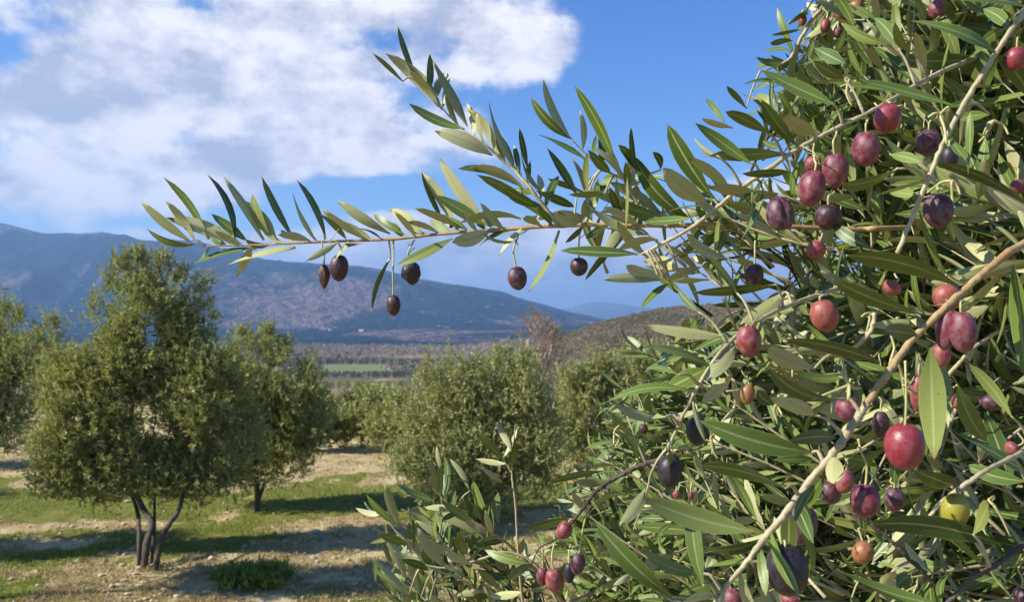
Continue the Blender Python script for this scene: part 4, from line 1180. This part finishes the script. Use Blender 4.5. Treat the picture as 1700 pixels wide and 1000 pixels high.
# front layer, middle, deep
fill(60, DENSE, .54, .66, ax_main, (.10, .18), (6, 10), .052, (1240, 1800, -60, 1050), power=.8)
fill(230, DENSE, .60, .90, ax_main, (.12, .22), (8, 13), .054, (1000, 1900, -150, 1100))
fill(560, DENSE, .85, 1.4, ax_deep, (.15, .28), (9, 15), .056, (1000, 2300, -300, 1200), False)
fill(60, DENSE, 1.0, 1.45, ax_leftmid, (.12, .22), (9, 13), .050, (900, 1330, 480, 1050))
fill(170, DENSE, .62, 1.05, ax_leftmid, (.10, .18), (8, 12), .040, (950, 1250, 560, 1050))
fill(80, DENSE, .7, 1.1, ax_main, (.10, .2), (7, 11), .045, (1240, 1420, -60, 420))
fill(30, MID, .60, .75, lambda a, b, c: np.array([-.7, -.05, .55]) + g3(.3), (.06, .12), (4, 6), .044, (950, 1340, 230, 480))
fill(34, LOW, .78, .98, ax_low, (.07, .14), (5, 8), .046, (618, 905, 800, 1050))
# the rest of the crown, outside the frame
fill(160, [(1750, -1500), (4200, -1500), (4200, 1600), (1750, 1600)], 1.0, 2.3, ax_deep, (.2, .35), (9, 14), .065, (1750, 4200, -1500, 1600), False)
fill(60, [(1350, -1600), (2400, -1600), (2400, -300), (1450, -300)], .9, 1.8, ax_deep, (.2, .35), (9, 14), .062, (1350, 2400, -1600, -300), False)
link_mesh('twigs', TW.mesh('twigs'), [M_TWIG], near)['kind'] = 'stuff'
link_mesh('side_twigs', TWL.mesh('side_twigs'), [M_TWIG], near)['kind'] = 'stuff'
link_mesh('inner_twigs', TW2.mesh('inner_twigs'), [M_BARK], near)['kind'] = 'stuff'  # darker bark on the deep twigs paints shade into the crown gaps

# the 300 leaves that show largest are parts; the rest are one mesh
def shown(rec):
    M = rec[0]; a = M[:3, 3]; b = a + M[:3, 1]
    x1, y1, d1 = proj(a); x2, y2, d2 = proj(b)
    cx, cy = (x1 + x2) / 2, (y1 + y2) / 2
    if d1 < .2 or not (-20 < cx < 1720 and -20 < cy < 1020): return 0
    v = CAM - a; v = v / np.linalg.norm(v); z = M[:3, 2] / np.linalg.norm(M[:3, 2])
    return math.hypot(x2 - x1, y2 - y1) * np.linalg.norm(M[:3, 0]) / d1 * F * (abs(v @ z) + .1) / (1 + max(0, d1 - .62) * 6)
rest = sorted(LEAVES, key=shown, reverse=True)
parts = rest[:300]; rest = rest[300:]
TINV = Matrix.Translation(-Vector(ROOT_P))
for M, var, tn in parts[:300]:
    o = bpy.data.objects.new('leaf', HIME[var]); COL.objects.link(o); o.parent = near
    o.matrix_basis = TINV @ Matrix([list(map(float, r)) for r in M])
rest = parts[300:] + rest
def join_leaves(recs):
    V, Fc, MI, UV, TN = [], [], [], [], []
    base = 0
    by = {}
    for r in recs: by.setdefault((r[1], proj(r[0][:3, 3])[2] < .62), []).append(r)
    for (var, hi), rs in by.items():
        v, f, mi, uv = (HI if hi else LO)[var]
        Ms = np.array([r[0] for r in rs]); n = len(rs); k = len(v)
        w = np.einsum('nij,kj->nki', Ms[:, :3, :3], v) + Ms[:, None, :3, 3]
        V.append(w.reshape(-1, 3)); Fc.append((f[None] + (np.arange(n) * k)[:, None, None] + base).reshape(-1, 3))
        MI.append(np.tile(mi, n)); UV.append(np.tile(uv, (n, 1))); TN.append(np.repeat([r[2] for r in rs], k)); base += n * k
    return np_mesh('foliage', np.vstack(V), np.vstack(Fc), np.concatenate(MI), True, np.vstack(UV), np.concatenate(TN))
fo = link_mesh('foliage', join_leaves(rest), [M_TOP, M_UND], near); fo['kind'] = 'stuff'
print('leaves', len(LEAVES), 'manual', NMAN)

# ---- the olives
def olive_template(kind, seed):
    rg = np.random.default_rng(seed)
    ns, na = 17, 34
    t = np.linspace(0, math.pi, ns)
    r = np.sin(t) ** .94 * (1 + .06 * np.cos(t)); z = np.cos(t)
    a = np.linspace(0, 2 * math.pi, na, endpoint=False)
    X = r[:, None] * np.cos(a); Y = r[:, None] * np.sin(a); Z = np.repeat(z[:, None], na, 1)
    if kind == 'smooth':
        k = 1 + .02 * np.sin(2 * a + seed)[None] + .015 * np.sin(3 * a + 1.3 * seed)[None] * np.sin(t)[:, None]
    elif kind == 'shadow_groove':  # cut into the flesh in place of the shadow a stem casts
        k = 1 + .03 * np.sin(2 * a + seed)[None] - .30 * np.exp(-(((a - 4.6 + math.pi) % (2 * math.pi) - math.pi) / .14) ** 2)[None] * np.sin(t)[:, None] ** .5
    else:
        k = 1 + .09 * np.sin(5 * a + seed + 1.5 * np.sin(3 * t)[:, None]) * np.sin(t)[:, None] + .06 * np.sin(9 * a - 2 * t[:, None] * 3) * np.sin(t)[:, None]
    X = X * k; Y = Y * k
    if kind == 'shrivelled': Z = Z + .0 * X; X = X * (1 - .25 * (Z < 0) * -Z); Y = Y * (1 - .25 * (Z < 0) * -Z)
    Z = Z - .10 * np.exp(-(r[:, None] / .22) ** 2) * (Z > 0) + 0.05 * np.exp(-(r[:, None] / .12) ** 2) * (-(Z < 0).astype(float))
    v = np.stack([X, Y, Z], -1).reshape(-1, 3)
    i = np.arange(ns - 1)[:, None] * na; j = np.arange(na)[None]; j2 = (j + 1) % na
    f = np.stack([i + j, i + na + j, i + na + j2, i + j2], -1).reshape(-1, 4)
    return v, f
def olive_mesh(kind, seed, mat):
    v, f = olive_template(kind, seed)
    me = np_mesh('olive', v, f); me.materials.append(mat); return me
OMC = {}
def get_olive(kind, seed, c):
    k = (kind, seed % 3, c)
    if k not in OMC: OMC[k] = olive_mesh(kind, seed % 3, OM[c])
    return OMC[k]
# centre x, y, width, height, colour, shape, distance, stalk top (x, y), tilt, label
OL = [
 (563,445,34,46,'dark','smooth',.69,(556,400),4,'dark red olive, plumper of the pair near the tip of the long left branch'),
 (538,459,20,42,'brown','shrivelled',.695,(535,400),0,'shrivelled brown olive, leftmost of all, beside the plumper dark one'),
 (653,507,28,36,'dark','smooth',.69,(653,398),0,'small dark red olive hanging lowest under the long left branch'),
 (683,454,36,40,'black','shrivelled',.69,(688,398),-8,'wrinkled nearly black olive tucked under a hanging leaf'),
 (859,462,36,41,'purple','smooth',.66,(863,380),-8,'single glossy dark red olive hanging clear against the clouds'),
 (961,443,34,32,'dark','smooth',.65,(966,376),0,'small dark olive half covered by a pale leaf right of the single glossy one'),
 (1295,355,50,60,'purple','shadow_groove',.47,(1290,385),170,'dull purple olive with a stem shadow shaped as a groove down its middle'),
 (1348,312,52,62,'crimson','smooth',.45,(1352,258),10,'plump purple crimson olive in the upper cluster, lower left one'),
 (1387,283,46,60,'crimson','smooth',.465,(1390,214),-6,'red olive in the upper cluster touching the plump purple one'),
 (1350,272,30,28,'red','smooth',.49,(1352,236),0,'small red olive peeping out above the upper cluster'),
 (1438,247,52,60,'crimson','smooth',.44,(1440,200),-4,'crimson olive with a pale shine, just below the red orange one at the top'),
 (1473,196,48,50,'blush','smooth',.46,(1473,168),10,'red and orange olive at the top of the upper olives'),
 (1541,236,42,46,'purple','smooth',.47,(1545,200),0,'purple olive just left of the straight pale twig'),
 (1576,262,32,42,'black','smooth',.46,(1572,230),0,'black olive in shade just right of the straight pale twig'),
 (1558,350,54,60,'purple','smooth',.43,(1557,310),0,'dark red purple olive right of the lower end of the straight pale twig'),
 (1375,360,50,44,'dark','smooth',.48,(1385,320),0,'dark shaded olive under the upper cluster'),
 (1355,415,34,34,'red','smooth',.52,(1365,385),20,'small bright red olive alone below the upper cluster'),
 (1252,458,34,44,'dark','smooth',.55,(1254,400),0,'dark olive behind a black green leaf, against pale sky'),
 (1243,567,46,56,'red','smooth',.45,(1240,540),-10,'rosy crimson olive at the left of the middle, above the pale drooping twig'),
 (1369,525,50,58,'salmon','smooth',.44,(1372,490),-18,'salmon orange olive left of the thick orange tan branch'),
 (1598,551,50,72,'crimson','smooth',.395,(1600,500),-6,'large crimson olive, right one of the touching pair below the thick branch'),
 (1572,548,38,70,'crimson','smooth',.402,(1585,500),6,'crimson olive, left one of the touching pair below the thick branch'),
 (1572,494,50,48,'salmon','smooth',.425,(1600,470),0,'orange red olive partly behind the thick branch at the upper right'),
 (1562,590,34,42,'red','smooth',.43,(1560,560),0,'red orange olive under the touching pair'),
 (1241,655,28,36,'apricot','smooth',.55,(1240,625),6,'small apricot coloured olive among shaded leaves'),
 (1157,716,40,50,'black','smooth',.47,(1155,660),0,'purple grey olive, upper one of the two hanging from the drooping twig'),
 (1112,784,48,60,'black','smooth',.455,(1115,735),4,'dark purple grey oval olive, lower one of the two hanging from the drooping twig'),
 (1502,742,72,82,'blush','smooth',.36,(1503,600),0,'largest olive, rosy red with a yellow green right side'),
 (1408,680,46,44,'crimson','smooth',.43,(1412,630),0,'crimson olive left of the thick branch under a thin forked stalk'),
 (1524,652,28,62,'red','smooth',.42,(1530,600),0,'narrow looking red olive half hidden behind a broad upright leaf'),
 (1436,832,54,58,'crimson','smooth',.395,(1425,730),4,'round purple crimson olive on a long stalk below the thick branch'),
 (1402,800,34,42,'red','smooth',.42,(1400,755),10,'small red olive behind the round purple crimson one'),
 (1378,818,40,42,'purple','smooth',.43,(1385,770),-10,'dark crimson olive left of the round purple crimson one'),
 (1585,850,50,62,'yellow','smooth',.42,(1590,815),6,'yellow green olive under the knobby twig'),
 (1330,872,58,70,'purple','smooth',.42,(1345,800),8,'dark crimson olive crossed by a leaf, above the big black one'),
 (1307,948,78,88,'black','smooth',.375,(1302,900),-6,'big black olive with a grey bloom near the bottom'),
 (1432,918,38,40,'apricot','smooth',.46,(1440,890),30,'orange pink olive in the leaves right of the big black one'),
 (1485,830,36,42,'purple','smooth',.46,(1480,795),0,'dull dark red olive in shade right of the round purple crimson one'),
 (1216,996,40,40,'crimson','smooth',.42,(1222,960),-10,'pink crimson olive cut by the bottom edge left of the big black one'),
 (937,881,30,32,'red','smooth',.60,(952,862),30,'small red olive, highest of the bottom cluster'),
 (920,964,34,42,'red','smooth',.59,(920,905),-6,'glossy crimson olive, largest in the bottom cluster'),
 (901,958,24,34,'crimson','smooth',.60,(900,912),0,'crimson olive at the left of the bottom cluster, behind the largest'),
 (959,937,28,38,'purple','smooth',.60,(978,840),8,'dark crimson olive at the right of the bottom cluster'),
 (945,952,22,36,'black','smooth',.62,(948,905),0,'black olive hidden in the middle of the bottom cluster'),
 (1687,97,38,40,'blush','smooth',.42,(1692,62),0,'pink red olive cut by the right edge near the top'),
 (1555,15,30,32,'crimson','smooth',.6,(1553,40),180,'small pinkish red olive at the top edge, right of the sky gap'),
 (1421,11,30,24,'apricot','smooth',.7,(1410,-8),70,'small yellowish red olive at the top edge, left of the sky gap'),
 (1397,22,24,26,'red','smooth',.7,(1392,0),20,'small red olive at the top edge beside the yellowish one'),
 (1370,42,18,26,'red','smooth',.71,(1362,12),10,'tiny red olive on the top twig'),
 (1332,33,17,20,'salmon','smooth',.72,(1340,18),0,'tiny orange red olive, leftmost on the top twig'),
 (1391,54,18,18,'crimson','smooth',.71,(1390,30),0,'tiny dark red olive, lowest on the top twig'),
 (1690,310,26,26,'crimson','smooth',.5,(1690,280),0,'small crimson olive in shade at the right edge'),
 (1680,746,30,20,'red','smooth',.5,(1690,720),60,'red olive tip at the right edge above the knobby twig'),
 (1123,822,14,14,'red','smooth',.5,(1120,800),0,'tiny red olive just below the dark oval one'),
 (1147,824,12,14,'crimson','smooth',.52,(1147,800),0,'tiny crimson olive to the right below the dark oval one'),
 (1312,995,34,22,'red','smooth',.42,(1322,975),0,'red olive at the bottom edge under the big black one'),
 (1068,713,17,18,'dark','smooth',.6,(1074,700),0,'tiny dark red olive among pale leaves at the left of the crown'),
 (1646,668,40,30,'purple','smooth',.5,(1640,640),0,'shaded dark olive behind leaves at the right'),
 (1462,705,30,46,'dark','smooth',.45,(1460,660),0,'dark shaded olive beside the thick branch, left of the largest olive'),
 (1698,992,34,30,'purple','smooth',.42,(1694,935),0,'dark red olive in the bottom right corner'),
 (1590,668,22,26,'red','smooth',.47,(1588,640),0,'small red olive right of the broad upright leaf'),
 (1480,478,34,24,'salmon','smooth',.5,(1485,455),40,'pinkish olive glimpsed under the big dark leaf'),
]
def ball_cap():
    return None
for i, (cx, cy, w, h, col, shp, d, st, tilt, lab) in enumerate(OL):
    C = P(cx, cy, d); rw = w * .89 / 2 / F * d; rh = h * .97 / 2 / F * d
    top = P(st[0], st[1], d + random.uniform(0, .006))
    o = bpy.data.objects.new('olive', get_olive(shp, i, col)); COL.objects.link(o); o.parent = near
    o['label'] = lab
    tl = math.radians(tilt)
    ax = UP * math.cos(tl) + RIGHT * math.sin(tl) * 1.0 + FWD * random.uniform(-.15, .05)
    z = Vector(ax).normalized(); yv = Vector(FWD); x = yv.cross(z).normalized(); yv = z.cross(x)
    Rm = Matrix((x, yv, z)).transposed()
    if shp != 'shadow_groove' and col != 'blush': Rm = Rm @ Matrix.Rotation(random.uniform(0, 6.28), 3, 'Z')
    M = Matrix.Translation(Vector(C) - Vector(ROOT_P)) @ Rm.to_4x4() @ Matrix.Diagonal((rw, rw * random.uniform(.94, 1.0), rh, 1))
    o.matrix_basis = M
    # stalk, a sub-part
    zz = np.array(z); s0 = C + zz * rh * .86
    L = np.linalg.norm(top - s0)
    T = Tubes()
    m1 = s0 + zz * min(L * .45, .02); lp = catmull([s0, m1, top * .5 + m1 * .5 + g3(.0006), top], 6)
    rs = 1.5 / F * d if w < 45 else 1.9 / F * d
    rr = np.full(len(lp), rs); rr[0] = rs * 1.5; rr[-1] = rs * 1.4
    T.add(lp, rr, 7, .08)
    # small leftover flower stalks near the top of the stalk
    for _ in range(random.randint(0, 2)):
        q = lp[random.randrange(len(lp) // 2, len(lp))]; T.add(np.array([q, q + g3(.003), q + g3(.005)]), np.array([rs * .6, rs * .5, rs * .5]), 5)
    sm = T.mesh('stalk'); sm.transform(Matrix.Translation(-Vector(ROOT_P))); sm.transform(M.inverted())
    so_ = bpy.data.objects.new('stalk', sm); sm.materials.append(M_STALK); COL.objects.link(so_); so_.parent = o
# empty fruit stalks: pale forked bits all through the crown
T = Tubes()
for px, py in [(1446, 520), (1480, 596), (1500, 640), (1410, 640), (1440, 700), (1540, 862), (1640, 520), (1628, 600), (1660, 640), (1480, 180), (1560, 190), (1610, 330), (1380, 300), (1330, 590), (1298, 665),
               (1130, 745), (1180, 730), (1350, 880), (1425, 880), (1430, 960), (1640, 930), (1690, 380), (1700, 250), (1560, 420), (1410, 130), (1340, 160), (1580, 300), (1650, 200), (1235, 640), (1020, 720), (1200, 470), (1360, 400), (1650, 840), (1480, 850)]:
    d = near_depth(px, py)[0] + random.uniform(0, .05); a = P(px, py, d)
    q = a
    for _ in range(random.randint(2, 5)):
        e = a + np.array([random.gauss(0, .007), random.gauss(0, .004), random.gauss(-.004, .008)])
        T.add(catmull([a, (a + e) / 2 + g3(.0015), e], 4), np.linspace(.0009, .0006, 9), 5)
ms = link_mesh('empty_stalks', T.mesh('empty_stalks'), [M_STALK], near); ms['kind'] = 'stuff'
